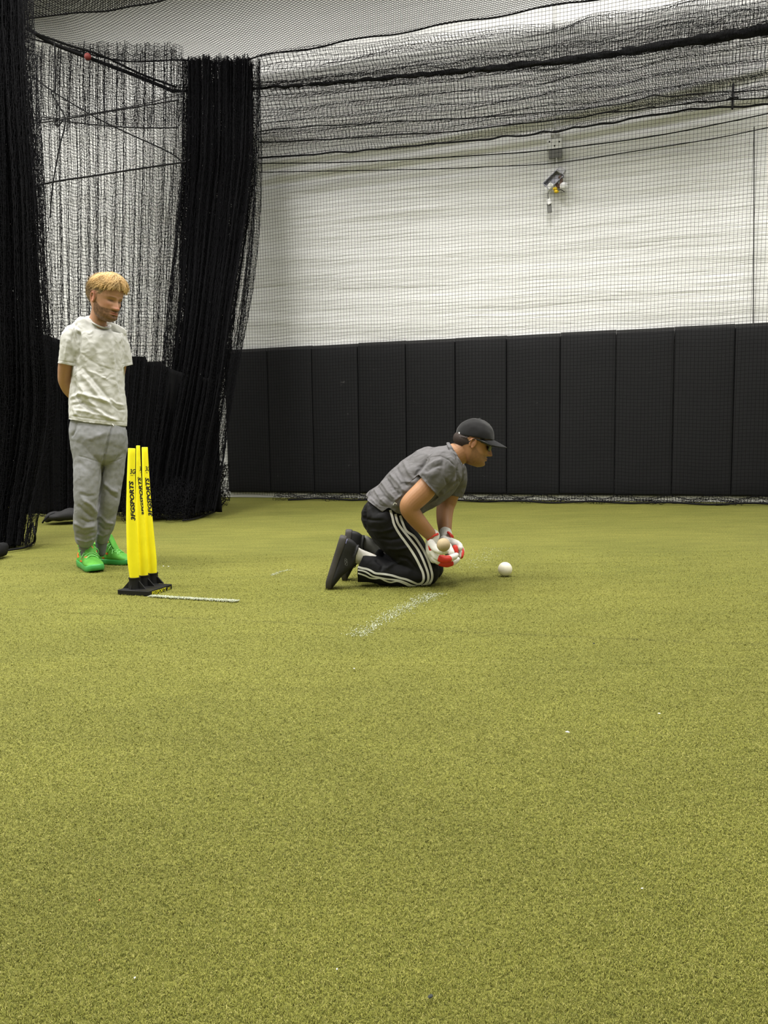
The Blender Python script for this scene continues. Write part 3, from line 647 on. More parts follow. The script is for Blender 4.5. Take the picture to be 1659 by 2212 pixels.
# ================================================================ dark bag on the turf behind the man
BAGM = mat('dark_grey_bag', (0.022, 0.022, 0.023), 0.8, 0.3, bump=(60, 0.3, 0.004))
root = empty('bag', G(130, 1127), 'slumped dark grey bag on the turf behind the feet of the standing man', 'bag')
mb = MB(); Yb = 7.45; s_ = Yb/FPX
mb.add(*loft([(P(100, 1124, Yb), 3*s_, 4*s_), (P(112, 1116, Yb), .1, 9*s_), (P(130, 1114, Yb), .15, 11*s_), (P(150, 1111, Yb), .15, 14*s_), (P(165, 1113, Yb), .12, 12*s_), (P(178, 1119, Yb), .06, 7*s_)], (0, 1, 0), 20, 5))
me = remesh(mb, 0.008, 2); wrinkle(me, 9, 0.018, 2); V = get_co(me); V[:, 2] = np.maximum(V[:, 2], 0.002); set_co(me, V); link('bag_body', me, BAGM, root)
rope([P(92, 1129, 7.3)+[0, 0, .0], P(97, 1122, 7.3), P(108, 1113, 7.35), P(118, 1109, 7.4)], 0.008, root, 'strap')
# ================================================================ chalk marks and scraps on the turf
CHALK = mat('chalk', (0.46, 0.49, 0.36), 0.9)
def chalk(px, w, n, label, cat='line', seed=1, size=0.0035, dens=None):
    rng = np.random.default_rng(seed); L = np.array([G(x, y) for x, y in px]); L = catmull(L, 8); D = np.concatenate([[0], np.cumsum(np.linalg.norm(np.diff(L, axis=0), axis=1))])
    t = rng.uniform(0, 1, n)
    if dens: t = t**dens
    s = t*D[-1]; X = np.interp(s, D, L[:, 0]); Yy = np.interp(s, D, L[:, 1]); tg = (L[-1]-L[0])[:2]; tg /= np.linalg.norm(tg)
    off = rng.normal(0, w/2.2, n); X += -tg[1]*off; Yy += tg[0]*off; a = rng.uniform(0, 6.28, n); z = rng.uniform(0.006, 0.010, n)
    ln = rng.uniform(0.5, 1.6, n)*size; wd_ = rng.uniform(0.4, 0.8, n)*size; ca, sa = np.cos(a), np.sin(a)
    C = np.stack([X, Yy, z], 1); U = np.stack([ca*ln, sa*ln, rng.normal(0, 0.35, n)*ln], 1)/2; Vv = np.stack([-sa*wd_, ca*wd_, rng.normal(0, 0.35, n)*wd_], 1)/2
    V = np.stack([C-U-Vv, C+U-Vv, C+U+Vv, C-U+Vv, C-U-Vv+[0, 0, -.001], C+U-Vv+[0, 0, -.001], C+U+Vv+[0, 0, -.001], C-U+Vv+[0, 0, -.001]], 1).reshape(-1, 3); i = np.arange(n)[:, None]*8
    F = np.concatenate([i+np.array([[0, 1, 2, 3]]), i+np.array([[7, 6, 5, 4]]), i+np.array([[0, 4, 5, 1]]), i+np.array([[2, 6, 7, 3]])])
    o = link('chalk_line', mesh_np('chalk_line', V, F), CHALK, smooth=False); tag(o, label, cat, kind='stuff')
chalk([(324, 1289.5), (400, 1294.5), (514, 1301)], 0.020, 4200, 'straight white chalk crease line running right from the foot of the stumps', seed=1)
chalk([(945, 1284), (900, 1303), (860, 1325), (815, 1350), (765, 1378)], 0.06, 1100, 'faded curved chalk line on the turf in front of the kneeling player', seed=2, dens=1.15)
chalk([(586, 1246), (605, 1238), (628, 1233)], 0.018, 150, 'short faint chalk dash on the turf left of the kneeling shoes', seed=3)
chalk([(1010, 1232), (1040, 1212), (1075, 1185)], 0.12, 150, 'very faint chalk smear on the turf behind the white ball', seed=4)
def scrap(px, py, sz, m, label, cat='scrap', seed=0, name='scrap'):
    rng = np.random.default_rng(seed); c = G(px, py, 0.0115); mb = MB(); V, F = ellipsoid((0, 0, 0), (sz, sz*0.6, sz*0.35), rotz(rng.uniform(0, 3)), 8, 5)
    V = V*(1+rng.normal(0, 0.15, V.shape))+c; mb.add(V, F); tag(mb.obj(name, m, smooth=False), label, cat)
SW = mat('white_scrap', (0.75, 0.75, 0.72), 0.7); SD = mat('dark_scrap', (0.02, 0.025, 0.02), 0.8); SRD = mat('red_scrap', (0.5, 0.08, 0.03), 0.7)
scrap(291, 2112, 0.0022, SW, 'tiny white scrap on the turf near the bottom left corner', seed=1)
scrap(930, 2152, 0.0048, SD, 'dark curled leaf scrap on the turf at the bottom centre', seed=2)
scrap(1387, 1919, 0.0024, SW, 'tiny white scrap on the turf towards the lower right', seed=3)
scrap(1226, 1581, 0.006, SW, 'small flat white scrap on the turf right of centre', seed=4)
scrap(1424, 1541, 0.004, SW, 'tiny pale scrap on the turf at the right, above the flat white scrap', seed=5)
scrap(728, 2093, 0.002, SW, 'tiny pale scrap on the turf left of the dark leaf scrap', seed=6)
scrap(215, 1944, 0.002, SRD, 'tiny red scrap on the turf at the lower left', seed=7)
scrap(765, 1444, 0.004, SW, 'tiny white scrap on the turf just below the curved chalk line', seed=8)
scrap(353, 1223, 0.006, SW, 'left one of two white specks on the turf right of the stumps', seed=9)
scrap(364, 1223.5, 0.006, SW, 'right one of two white specks on the turf right of the stumps', seed=10)
scrap(1283, 1390, 0.005, SD, 'small dark scrap on the turf below and right of the white ball', seed=11)
# ================================================================ broken fixture on the wall
def wbox(mb, x0, y0, x1, y1, n0, n1, ang=0):
    c = Wpx((x0+x1)/2, (y0+y1)/2, (n0+n1)/2); k = np.linalg.norm(c-CAMP)/FPX*0.985
    R0 = np.stack([WU, -WN, [0, 0, 1]], 1)@roty(ang); box(mb, c, (abs(x1-x0)*k, abs(n1-n0), abs(y1-y0)*k), R0)
root = empty('conduit', Wpx(1199, 150, 0.03), 'thin pale conduit running down the wall to the junction box', 'conduit')
mb = MB(); mb.add(*tube([Wpx(1196, -40, 0.035), Wpx(1197, 150, 0.035), Wpx(1199.3, 298, 0.035)], 0.011, 10)); mb.obj('pipe', WHP, root)
mb = MB(); wbox(mb, 1191, 290, 1208, 293, 0.0, 0.05); mb.obj('strap', WHP, root, smooth=False)
root = empty('junction_box', Wpx(1198, 314, 0.03), 'white junction box with knockout holes and a grey cover plate on the wall', 'junction box')
GRP = mat('grey_plate', (0.16, 0.16, 0.15), 0.5); HOL = mat('dark_hole', (0.01, 0.01, 0.01), 0.8)
c = Wpx(1197.5, 313, 0.03); bevel_box('box', c, (0.165, 0.06, 0.115), Rw, 0.006, mat('white_box', (0.78, 0.78, 0.76), 0.4), root)
for hx, hy in ((1187, 306), (1208, 306), (1198, 315)):
    mb = MB(); c = Wpx(hx, hy, 0.061); mb.add(*ellipsoid(c, (0.009, 0.009, 0.009), None, 12, 8)); mb.obj('knockout', HOL, root)
c = Wpx(1200, 333.5, 0.04); bevel_box('cover_plate', c, (0.145, 0.05, 0.085), Rw, 0.004, GRP, root)
root = empty('light_fixture', Wpx(1200, 395, 0.08), 'broken silver and white light fixture dangling on the wall with a yellow connector', 'light fixture')
rope([Wpx(1202, 341, 0.05), Wpx(1202.5, 355, 0.05), Wpx(1202, 371, 0.06)], 0.006, root, 'wire', m=WHP)
SIL = mat('dull_silver', (0.30, 0.30, 0.34), 0.4, 0.5, metal=0.3); WHB = mat('white_reflector', (0.80, 0.80, 0.80), 0.35); BRN = mat('brown_inner', (0.12, 0.07, 0.05), 0.7)
a45 = 0.86
c = Wpx(1196, 389, 0.09)
Rt = np.stack([WU, -WN, [0, 0, 1]], 1)@roty(a45)
mbx = MB()     # open trough: back, two lips, end cap
ax_l = Rt[:, 0]; ax_n = Rt[:, 1]; ax_w = Rt[:, 2]
def tb(o_, s_, R_=Rt): box(mbx, c+Rt@np.array(o_), s_, R_)
tb((0, 0.03, 0), (0.10, 0.008, 0.21)); tb((-0.05, -0.005, 0), (0.008, 0.07, 0.21)); tb((0.05, -0.005, 0.02), (0.006, 0.07, 0.15)); tb((0, -0.005, -0.105), (0.10, 0.07, 0.006)); tb((-0.0, -0.005, 0.105), (0.1, 0.07, 0.006))
mbx.obj('housing', SIL, root, smooth=False)
c2 = Wpx(1212.5, 370, 0.09); bevel_box('end_cap', c2, (0.085, 0.07, 0.06), np.stack([WU, -WN, [0, 0, 1]], 1)@roty(0.6), 0.006, mat('light_grey_cap', (0.38, 0.38, 0.40), 0.4), root)
c2 = Wpx(1187, 404, 0.10); bevel_box('reflector', c2, (0.055, 0.05, 0.10), Rt@rotx(0.3), 0.008, WHB, root)
mb = MB(); mb.add(*ellipsoid(Wpx(1218, 402, 0.11), (0.046, 0.04, 0.044))); mb.obj('lamp_head', WHB, root)
mb = MB(); mb.add(*tube([Wpx(1210, 383, 0.09), Wpx(1213, 392, 0.1), Wpx(1207, 404, 0.09), Wpx(1203, 398, 0.08)], 0.018)); mb.obj('inner_board', BRN, root)
YC = mat('yellow_connector', (0.75, 0.52, 0.01), 0.5); mb = MB(); mb.add(*ellipsoid(Wpx(1199, 408, 0.13), (0.026, 0.02, 0.02))); mb.add(*ellipsoid(Wpx(1202, 414, 0.13), (0.028, 0.02, 0.018))); mb.obj('connector', YC, root)
rope([Wpx(1205, 411, 0.13), Wpx(1212, 410, 0.13), Wpx(1219, 414, 0.12)], 0.004, root, 'wire', m=HOL)
rope([Wpx(1187, 410, 0.1), Wpx(1184, 420, 0.08), Wpx(1185, 431, 0.08)], 0.003, root, 'wire', m=HOL)
c2 = Wpx(1186, 436, 0.09); bevel_box('hanging_bracket', c2, (0.045, 0.03, 0.06), np.stack([WU, -WN, [0, 0, 1]], 1)@roty(-0.4), 0.004, WHB, root)
c2 = Wpx(1187, 450, 0.08); bevel_box('hanging_plate', c2, (0.05, 0.012, 0.10), np.stack([WU, -WN, [0, 0, 1]], 1)@roty(-0.1), 0.003, GRP, root)
print('props done')
# ================================================================ people
def head_parts(Hm, h, beard=0.0, chin=0.0, nose=1.0, lips=1.0):
    """Hm: 4x4 head matrix (x to the side, y forward, z up, origin between the ears at half height). Returns list of (V,F) in world space"""
    T = np.array([(-.03, .26, .00, .09), (.0, .33, -.02, .15), (.05, .375, -.06, .215), (.11, .39, -.12, .255), (.18, .375, -.18, .285), (.28, .385, -.26, .305), (.38, .39, -.36, .315), (.48, .385, -.43, .335),
                  (.56, .405, -.46, .345), (.66, .42, -.48, .35), (.76, .405, -.475, .345), (.86, .35, -.425, .305), (.93, .27, -.34, .24), (.98, .15, -.22, .14), (1.0, .05, -.12, .05)])
    zs = np.linspace(-.03, 1.0, 110); K = [np.interp(zs, T[:, 0], T[:, k]) for k in (1, 2, 3)]
    for _ in range(3):
        for a in K: a[1:-1] = (a[:-2]+2*a[1:-1]+a[2:])/4
    n = 110; th = np.linspace(0, 2*PI, n, endpoint=False); V = []
    for z, yf, yb, w in zip(zs, *K):
        yc = (yf*0.35+yb*0.65)*0.6
        c, s = np.cos(th), np.sin(th); pw = 2/2.25
        x = w*np.sign(s)*np.abs(s)**pw; y = np.where(c > 0, yc+(yf-yc)*np.abs(c)**pw, yc-(yc-yb)*np.abs(c)**pw)
        g = lambda x0, z0, sx, sz: np.exp(-((x-x0)/sx)**2-((z-z0)/sz)**2)
        fr = np.clip((y-0.1)/0.15, 0, 1)
        # nose
        ridge = np.interp(z, [.268, .280, .292, .305, .32, .34, .36, .40, .48, .54, .58], [0, .028, .064, .094, .112, .116, .108, .088, .048, .022, 0]); nw = np.interp(z, [.28, .33, .36, .45, .55], [.078, .080, .062, .046, .048])
        d = nose*ridge*np.exp(-np.abs(x/nw)**2.4)
        d += nose*0.035*(g(.055, .315, .03, .03)+g(-.055, .315, .03, .03))
        for sx in (-1, 1):
            d += -.050*g(sx*.135, .495, .075, .045)+.022*g(sx*.13, .572, .10, .028)+.018*g(sx*.20, .40, .08, .06)-.012*g(sx*.2, .24, .07, .09)+.026*g(sx*.135, .49, .04, .024)
        d += lips*(.034*g(0, .226, .085, .018)+.034*g(0, .178, .075, .018)+.012*g(0, .20, .16, .06))-.018*g(0, .201, .09, .007)-.018*g(0, .145, .08, .018)+(.035+chin)*g(0, .065, .09, .05)-.006*g(0, .25, .02, .02)
        y = y+d*fr
        if beard: y = y+beard*fr*np.clip((.27-z)/.1, 0, 1); x = x*(1+beard*0.8*np.clip((.35-z)/.1, 0, 1))
        V.append(np.stack([x, y, np.full(n, z-.5)], 1))
    V = np.array(V); m = len(V); V = V.reshape(-1, 3)*h; F = []
    for i in range(m-1):
        for j in range(n): a = i*n+j; b = i*n+(j+1) % n; F.append((a, b, b+n, a+n))
    F.append(tuple(range(n))[::-1]); F.append(tuple((m-1)*n+j for j in range(n)))
    out = [(V, F)]
    for sx in (-1, 1):    # ears
        Re = rotz(sx*-0.35)@rotx(-0.18)
        out.append(tuple([ellipsoid(np.array([sx*.335, -.03, -.045])*h, np.array([.022, .055, .10])*h, Re, 16, 12)[k] for k in (0, 1)]))
        rim = [np.array([sx*(.352+.02*math.sin(a)), -.035+.062*math.cos(a)-.01, -.04+.105*math.sin(a)])*h for a in np.linspace(-0.9, 4.0, 12)]
        out.append(tube(rim, [.014*h]+[.019*h]*10+[.016*h], 8, 3))
        out.append(ellipsoid(np.array([sx*.345, -.025, -.135])*h, np.array([.02, .032, .035])*h, None, 10, 8))
    M3 = np.array(Hm)
    return [(v@M3[:3, :3].T+M3[:3, 3], f) for v, f in out]
def head_matrix(c, phi, pitch, tilt=0.0):
    R = rotz(phi-PI)@rotx(-pitch)@roty(tilt); m = np.eye(4); m[:3, :3] = R; m[:3, 3] = c; return m
def to_local(V, Hm, h): Mi = np.linalg.inv(Hm); return (V@Mi[:3, :3].T+Mi[:3, 3])/h+np.array([0, 0, .5])
def sm(a, lo, hi): t = np.clip((a-lo)/(hi-lo), 0, 1); return t*t*(3-2*t)
def face_paint(V, Hm, h, skin, beardc, lipc, browc, beard_amt, ruddy, scalp=None):
    L = to_local(V, Hm, h); x, y, z = L.T; C = np.tile(np.array(skin), (len(V), 1))
    def mix(C, c, a): a = np.clip(a, 0, 1)[:, None]; return C*(1-a)+np.array(c)*a
    nearhead = (z > -.12) & (z < 1.1) & (np.abs(x) < .45) & (np.abs(y) < .65)
    C = mix(C, ruddy, nearhead*0.7*(np.exp(-((x)/.07)**2-((z-.33)/.06)**2)*(y > .3)+0.5*np.exp(-((np.abs(x)-.2)/.08)**2-((z-.38)/.07)**2)*(y > .15)))
    C = mix(C, ruddy, nearhead*0.6*(np.abs(x) > .34)*(z > .3)*(z < .62)*(np.abs(y+.03) < .12))
    cheek = .30+.14*sm(.22-y, 0, .25)
    bm_ = sm(cheek-z, -.01, .03)*sm(y, -.04, .02)*sm(z, -.1, -.03)
    bm_ = np.maximum(bm_, np.exp(-((z-.262)/.018)**2)*(np.abs(x) < .15)*(y > .25))
    bm_ = np.maximum(bm_, sm(y, -.04, -.0)*sm(.08-y, 0, .03)*sm(z, .3, .34)*sm(.60-z, 0, .04)*(np.abs(x) > .25)*.9)
    bm_ = bm_*(1-((np.abs(x) > .325)*(z > .28)*(y < .05)))
    bm_ *= 1-np.exp(-((z-.20)/.035)**4-((x)/.12)**4)
    nzv = np.array([mnoise.noise(Vector(q)) for q in (L*26)])
    C = mix(C, beardc, nearhead*bm_*beard_amt*(0.85+0.3*nzv))
    lip = np.exp(-((z-.20)/.030)**4-((x)/.105)**4)*(y > .3); C = mix(C, lipc, nearhead*lip*.8)
    C = mix(C, (0.03, 0.012, 0.01), nearhead*np.exp(-((z-.201)/.008)**2-((x)/.08)**4)*(y > .3)*.9)
    for s in (-1, 1):
        C = mix(C, browc, nearhead*np.exp(-((z-.575+.25*(np.abs(x)-.13)**2)/.016)**2-((x-s*.135)/.085)**4)*(y > .2)*.75)
        C = mix(C, (0.04, 0.025, 0.02), nearhead*np.exp(-((z-.485)/.022)**2-((x-s*.135)/.065)**4)*(y > .15)*.9)
        C = mix(C, np.array(skin)*0.75, nearhead*np.exp(-((z-.51)/.03)**2-((x-s*.13)/.08)**2)*(y > .15)*.35)
    if scalp is not None:
        zl = np.interp(y, [-.6, -.25, -.10, -.02, .14, .22, .42], [.30, .32, .42, .585, .56, .66, .80]); C = mix(C, scalp, nearhead*sm(z-zl, -.01, .02)*((np.abs(x) < .332+.05*(z > .62))))
    return np.concatenate([C, np.ones((len(V), 1))], 1)
def hand_parts(wrist, mid, tipdir, palmn, size=1.0, curl=0.5, spread=1.0, thick=1.0, thumb=1):
    """a hand: palm and five curled fingers. wrist, mid (knuckle centre): points, palmn: normal of the palm (fingers curl towards it)"""
    wrist = np.array(wrist, float); mid = np.array(mid, float); d = (mid-wrist); L = np.linalg.norm(d); d /= L; n = np.array(palmn, float); n -= (n@d)*d; n /= np.linalg.norm(n); s = np.cross(d, n)
    out = [loft([(wrist, .028*size, .020*size*thick), (wrist+d*L*.5+n*.004, .040*size, .018*size*thick), (mid, .043*size, .016*size*thick)], s, 18, 5)]
    fing = [(.033, .072, .0088), (.011, .080, .0092), (-.011, .075, .0088), (-.032, .060, .0078)]; segs = []
    for i, (o, ln, r) in enumerate(fing):
        o *= spread*size; ln *= size; r *= size*thick; k = mid+s*o-d*.008; c = curl*(1+.12*i); p = [k]; ang = c*.35; q = k
        for j, f in enumerate((.45, .32, .23)):
            dr = d*math.cos(ang)+n*math.sin(ang)+s*o*0.6; dr /= np.linalg.norm(dr); q = q+dr*ln*f*1.25; p.append(q); ang += c*.95
        out.append(tube(p, [r*1.1, r*1.05, r, r*.85], 10, 5)); segs.append(p)
    b = wrist+d*L*.3+s*.030*size*thumb; t1 = b+(d*.55+s*thumb*.75+n*.35)*.035*size; t2 = t1+(d*.8+s*thumb*.25+n*.55)*.030*size; t3 = t2+(d*.85+n*.5)*.024*size
    out.append(tube([b, t1, t2, t3], [.014*size*thick, .0125*size*thick, .0105*size*thick, .009*size*thick], 10, 5)); segs.append([b, t1, t2, t3])
    return out, segs
def hem_clamp(me, hem, up=True):
    """cut the cloth off along a pixel line: vertices past it are pulled back onto it"""
    V = get_co(me); Q = proj(V); hx = [p[0] for p in hem]; hy = [p[1] for p in hem]; yl = np.interp(Q[:, 0], hx, hy); over = Q[:, 1] > yl
    V[over, 2] += ((Q[over, 1]-yl[over]))*V[over, 1]/FPX; set_co(me, V)
def shoe_parts(hi=0.0):
    """shoe along +y (toe), sole at z=0. returns upper, sole"""
    st = [(-.140, .014, .030, .055), (-.132, .028, .040, .080), (-.114, .034, .046, .092+hi), (-.085, .037, .050, .094+hi), (-.055, .037, .051, .096+hi), (-.025, .038, .050, .104+hi), (.005, .041, .046, .100+hi*.6), (.035, .045, .041, .086+hi*.2), (.065, .048, .035, .071), (.095, .048, .029, .059), (.122, .041, .024, .048), (.142, .028, .018, .037), (.152, .012, .012, .026)]
    A = catmull(np.array(st), 4); ns = 28; th = np.linspace(0, 2*PI, ns, endpoint=False); V = []; F = []
    for y, w, _, hh in A:
        zb = .012; zc = (zb+hh)/2; rz = (hh-zb)/2; c, s = np.cos(th), np.sin(th); p = 2/2.4
        zz = zc+rz*np.sign(s)*np.abs(s)**p; fl = 1-.30*np.clip((zz-.04)/.05, 0, 1)
        V.append(np.stack([w*np.sign(c)*np.abs(c)**p*fl, np.full(ns, y), zz], 1))
    m = len(V); V = np.concatenate(V)
    for i in range(m-1):
        for j in range(ns): a = i*ns+j; b = i*ns+(j+1) % ns; F.append((a, b, b+ns, a+ns))
    F.append(tuple(range(ns))[::-1]); F.append(tuple((m-1)*ns+j for j in range(ns)))
    V2 = []; F2 = []; prof = [(0.0, .93), (.004, 1.0), (.014, 1.03), (.026, 1.02), (.032, .97)]
    yy = A[:, 0]*1.035; ww = A[:, 1]
    out = np.concatenate([np.stack([ww, yy], 1), np.stack([-ww[::-1], yy[::-1]], 1)]); no = len(out)
    for z, k in prof:
        rise = .012*np.clip((out[:, 1]-.09)/.06, 0, 1)**2; V2.append(np.stack([out[:, 0]*k, out[:, 1]*(1+(k-1)*.4), z+rise+(.006*np.clip((-out[:, 1]-.02)/.08, 0, 1) if z > .01 else 0)], 1))
    for i in range(len(prof)-1):
        for j in range(no): a = i*no+j; b = i*no+(j+1) % no; F2.append((a, b, b+no, a+no))
    F2.append(tuple(range(no))[::-1]); F2.append(tuple((len(prof)-1)*no+j for j in range(no)))
    return (V, F), (np.concatenate(V2), F2)
def X(V, Mx): return np.asarray(V)@Mx[:3, :3].T+Mx[:3, 3]
def frame(o, xa, ya, za): m = np.eye(4); m[:3, 0] = xa; m[:3, 1] = ya; m[:3, 2] = za; m[:3, 3] = o; return m
def S(px, py, Y, a, b=None): k = Y/FPX/math.hypot(1, (px-CX)/FPX); return (P(px, py, Y), a*k, (b if b is not None else a)*k)   # station: radii in px
SKIN1 = (0.40, 0.215, 0.125); SKIN2 = (0.33, 0.165, 0.075)
def skin_mat(name): return mat(name, (0.4, 0.25, 0.15), 0.5, 0.35, vcol=True, sss=0.08, bump=(220, 0.12, 0.001), var=(18, 0.06))

# ---------------------------------------------------------------- standing man
YM = 4.76
man = empty('person', G(222, 1233), 'person with blond hair, white t-shirt, grey joggers and green shoes, standing behind yellow stumps', 'person')
phi = math.radians(38); A_ax = np.array([math.cos(phi), math.sin(phi), 0]); F_ax = np.array([math.sin(phi), -math.cos(phi), 0])
Hm1 = head_matrix(P(228.5, 644, 4.70), math.radians(60), math.radians(17), math.radians(-3)); h1 = 0.240
mb = MB()
for q in head_parts(Hm1, h1, beard=.018): mb.add(*q)
mb.add(*loft([S(206, 712, 4.75, 26, 22), S(212, 690, 4.74, 19, 19), S(217, 668, 4.73, 18, 19), S(222, 650, 4.72, 18, 20)], (1, 0, 0), 24, 5))
mb.add(*loft([S(210, 912, 4.76, 46, 38), S(211, 860, 4.76, 44, 34), S(210, 800, 4.77, 48, 36), S(208, 745, 4.77, 44, 28), S(207, 724, 4.76, 34, 20), S(207, 708, 4.75, 20, 17)], A_ax, 28, 5))
RS = P(156, 716, 4.66); RE = P(140.5, 822, 4.72); RW = P(172, 868, 4.93); RH = P(196, 880, 4.955)
mb.add(*loft([S(160, 738, 4.68, 10), S(150, 756, 4.67, 13.5), S(143, 785, 4.68, 16.5), S(139.5, 812, 4.72, 15), S(141, 826, 4.755, 14.5), S(150, 842, 4.83, 14.5, 15), S(163, 858, 4.90, 12), (RW, .026, .028)], (1, 0, 0), 20, 5))
LWp = P(222, 876, 5.0)
mb.add(*loft([S(256, 738, 4.88, 9), S(264, 756, 4.9, 12), S(260, 790, 4.93, 13), S(252, 826, 4.98, 13), S(244, 848, 5.03, 13), (LWp, .026, .028)], (1, 0, 0), 20, 5))
hp, _ = hand_parts(RW, RH+np.array([.02, .02, -.01]), None, (0, 1, 0.2), 1.0, .9)
for q in hp: mb.add(*q)
hp, _ = hand_parts(LWp, P(196, 884, 5.03), None, (0, -1, 0.1), 1.0, .8, thumb=-1)
for q in hp: mb.add(*q)
for (hx, hy, kx, ky, fx, fy, Y0, Y1, Y2) in ((186, 925, 186, 1065, 183, 1204, 4.73, 4.69, 4.80), (240, 925, 233, 1065, 219, 1192, 4.82, 4.84, 4.935)):
    mb.add(*loft([S(hx, hy, Y0, 27), S((hx+kx)/2, (hy+ky)/2, (Y0+Y1)/2, 23), S(kx, ky, Y1, 18), S((kx+fx)/2, ky+45, (Y1+Y2)/2, 17), S(fx, fy-20, Y2, 8.5), S(fx, fy, Y2, 8)], (1, 0, 0), 18, 5))
bme = remesh(mb, 0.0028, 2, 0.4, 'body')
paint(bme, face_paint(get_co(bme), Hm1, h1, SKIN1, (0.085, 0.042, 0.016), (0.36, 0.10, 0.08), (0.15, 0.085, 0.04), 0.93, (0.52, 0.20, 0.14), (0.22, 0.15, 0.075)))
link('body', bme, skin_mat('skin_fair'), man)
# t-shirt
TEE = mat('white_cotton', (0.49, 0.49, 0.46), 0.9, 0.15, bump=(900, 0.2, 0.0006), crease=((9, .012, 1.2), (26, .004, .8)))
mb = MB()
_vd = ray(212, 850); _pp = np.array([_vd[1], -_vd[0], 0])/math.hypot(_vd[0], _vd[1]); kA = 1/math.hypot(A_ax@_pp, .72*(F_ax@_pp))
def tor(cx, y, hw, Y=YM, rat=.72): a = hw*kA; return S(cx, y, Y, a, a*rat)
mb.add(*loft([tor(212, 930, 62), tor(212, 905, 63.5), tor(212, 880, 62.5), tor(212, 850, 60), tor(213, 820, 57), tor(213, 790, 56), tor(212, 760, 58), tor(209, 735, 58.5), tor(207, 718, 57, rat=.62), tor(208, 708, 48, rat=.56), tor(211, 702, 37, rat=.62), tor(213, 698, 27, rat=.8), tor(214, 696, 19, rat=.9)], A_ax, 40, 6, rnd=False))
mb.add(*loft([S(226, 700, 4.78, 9), S(244, 708, 4.82, 10), S(262, 719, 4.87, 12)], (1, 0, 0), 16, 5))
mb.add(*loft([S(202, 697, 4.74, 9), S(180, 703, 4.72, 11), S(158, 716, 4.68, 16)], (1, 0, 0), 16, 5))
mb.add(*loft([S(168, 716, 4.68, 20, 22), S(155, 728, 4.665, 22, 23), S(148, 755, 4.66, 20, 22), S(144.5, 786, 4.665, 19, 21), S(143.5, 797, 4.67, 19, 21)], (1, 0, 0), 24, 6, rnd=False))
mb.add(*loft([S(244, 720, 4.86, 13, 15), S(260, 730, 4.88, 15, 18), S(269, 760, 4.89, 13, 19), S(274, 788, 4.895, 11, 18), S(275, 798, 4.9, 11, 18)], (1, 0, 0), 24, 6, rnd=False))
me = remesh(mb, 0.0038, 10, 0.5, 't_shirt')
wrinkle(me, 16, .0045, 4, (1, 1, .6)); wrinkle(me, 38, .0022, 8)
hem_clamp(me, [(100, 900), (149, 905.5), (180, 911), (230, 917), (276, 921), (320, 923)])
V = get_co(me); Q = proj(V); slv = (Q[:, 0] < 164) & (Q[:, 1] > 784+(Q[:, 0]-125)*0.16) & (Q[:, 1] < 812); yl = 784+(Q[:, 0]-125)*0.20
V[slv, 2] += (Q[slv, 1]-yl[slv])*V[slv, 1]/FPX
Q = proj(V); slv = (Q[:, 0] > 262) & (V[:, 1] > 4.8) & (Q[:, 1] > 793-(Q[:, 0]-265)*0.25) & (Q[:, 1] < 812); yl = 793-(Q[:, 0]-265)*0.25
V[slv, 2] += (Q[slv, 1]-yl[slv])*V[slv, 1]/FPX
set_co(me, V)
folds(me, [([(164, 790), (172, 830), (195, 870), (230, 900), (262, 912)], 4.5, .010), ([(160, 820), (164, 852), (178, 872), (215, 898)], 4, -.012), ([(150, 862), (170, 850), (200, 858), (240, 870)], 4, .011),
           ([(152, 876), (180, 870), (215, 884), (250, 905)], 3.5, -.008), ([(168, 800), (190, 825), (215, 858), (248, 880)], 4, .008), ([(175, 790), (195, 812), (220, 842), (240, 866)], 3.5, -.007),
           ([(240, 720), (244, 770), (252, 830), (262, 890)], 4.5, .008), ([(250, 740), (252, 800), (262, 860)], 4, -.007), ([(170, 712), (172, 740), (166, 778)], 4, -.014), ([(158, 716), (155, 745), (150, 780)], 3, -.006), ([(146, 730), (143, 755), (140, 780)], 3, .006),
           ([(262, 728), (264, 755), (268, 785)], 3, -.006), ([(256, 725), (262, 740), (266, 780)], 2.4, .004), ([(160, 860), (160, 885), (165, 900)], 3, .006), ([(155, 885), (190, 890), (240, 903)], 3, .005),
           ([(190, 735), (210, 760), (225, 800)], 5, .004), ([(215, 740), (205, 775), (200, 810)], 6, -.004), ([(236, 860), (250, 872), (268, 876)], 2.5, .006), ([(238, 872), (256, 885), (272, 886)], 2.5, -.005), ([(185, 800), (205, 806), (235, 822)], 2.5, .004), ([(190, 775), (215, 790), (245, 800)], 2.5, -.003)])
folds(me, [([(148, 897), (180, 902.5), (230, 908.5), (277, 912.5)], 1.2, -.003), ([(124, 778), (163, 785)], 1.0, -.0025), ([(262, 787), (285, 782)], 1.0, -.0025), ([(168, 696), (160, 712), (166, 740)], 1.5, -.004)], False)
tee = link('t_shirt', me, TEE, man)
cc = P(213.0, 692.5, 4.752); mb = MB()
mb.add(*loft([(cc+A_ax*.058*math.cos(t)+F_ax*.063*math.sin(t)+np.array([0, 0, -.046*math.sin(t)*(1 if math.sin(t) > 0 else .6)-.012*math.cos(t)-.002]), .005, .013) for t in np.linspace(0, 2*PI, 17)], (0, 0.0, 1), 10, 4, rnd=False)); mb.obj('collar', TEE, tee)
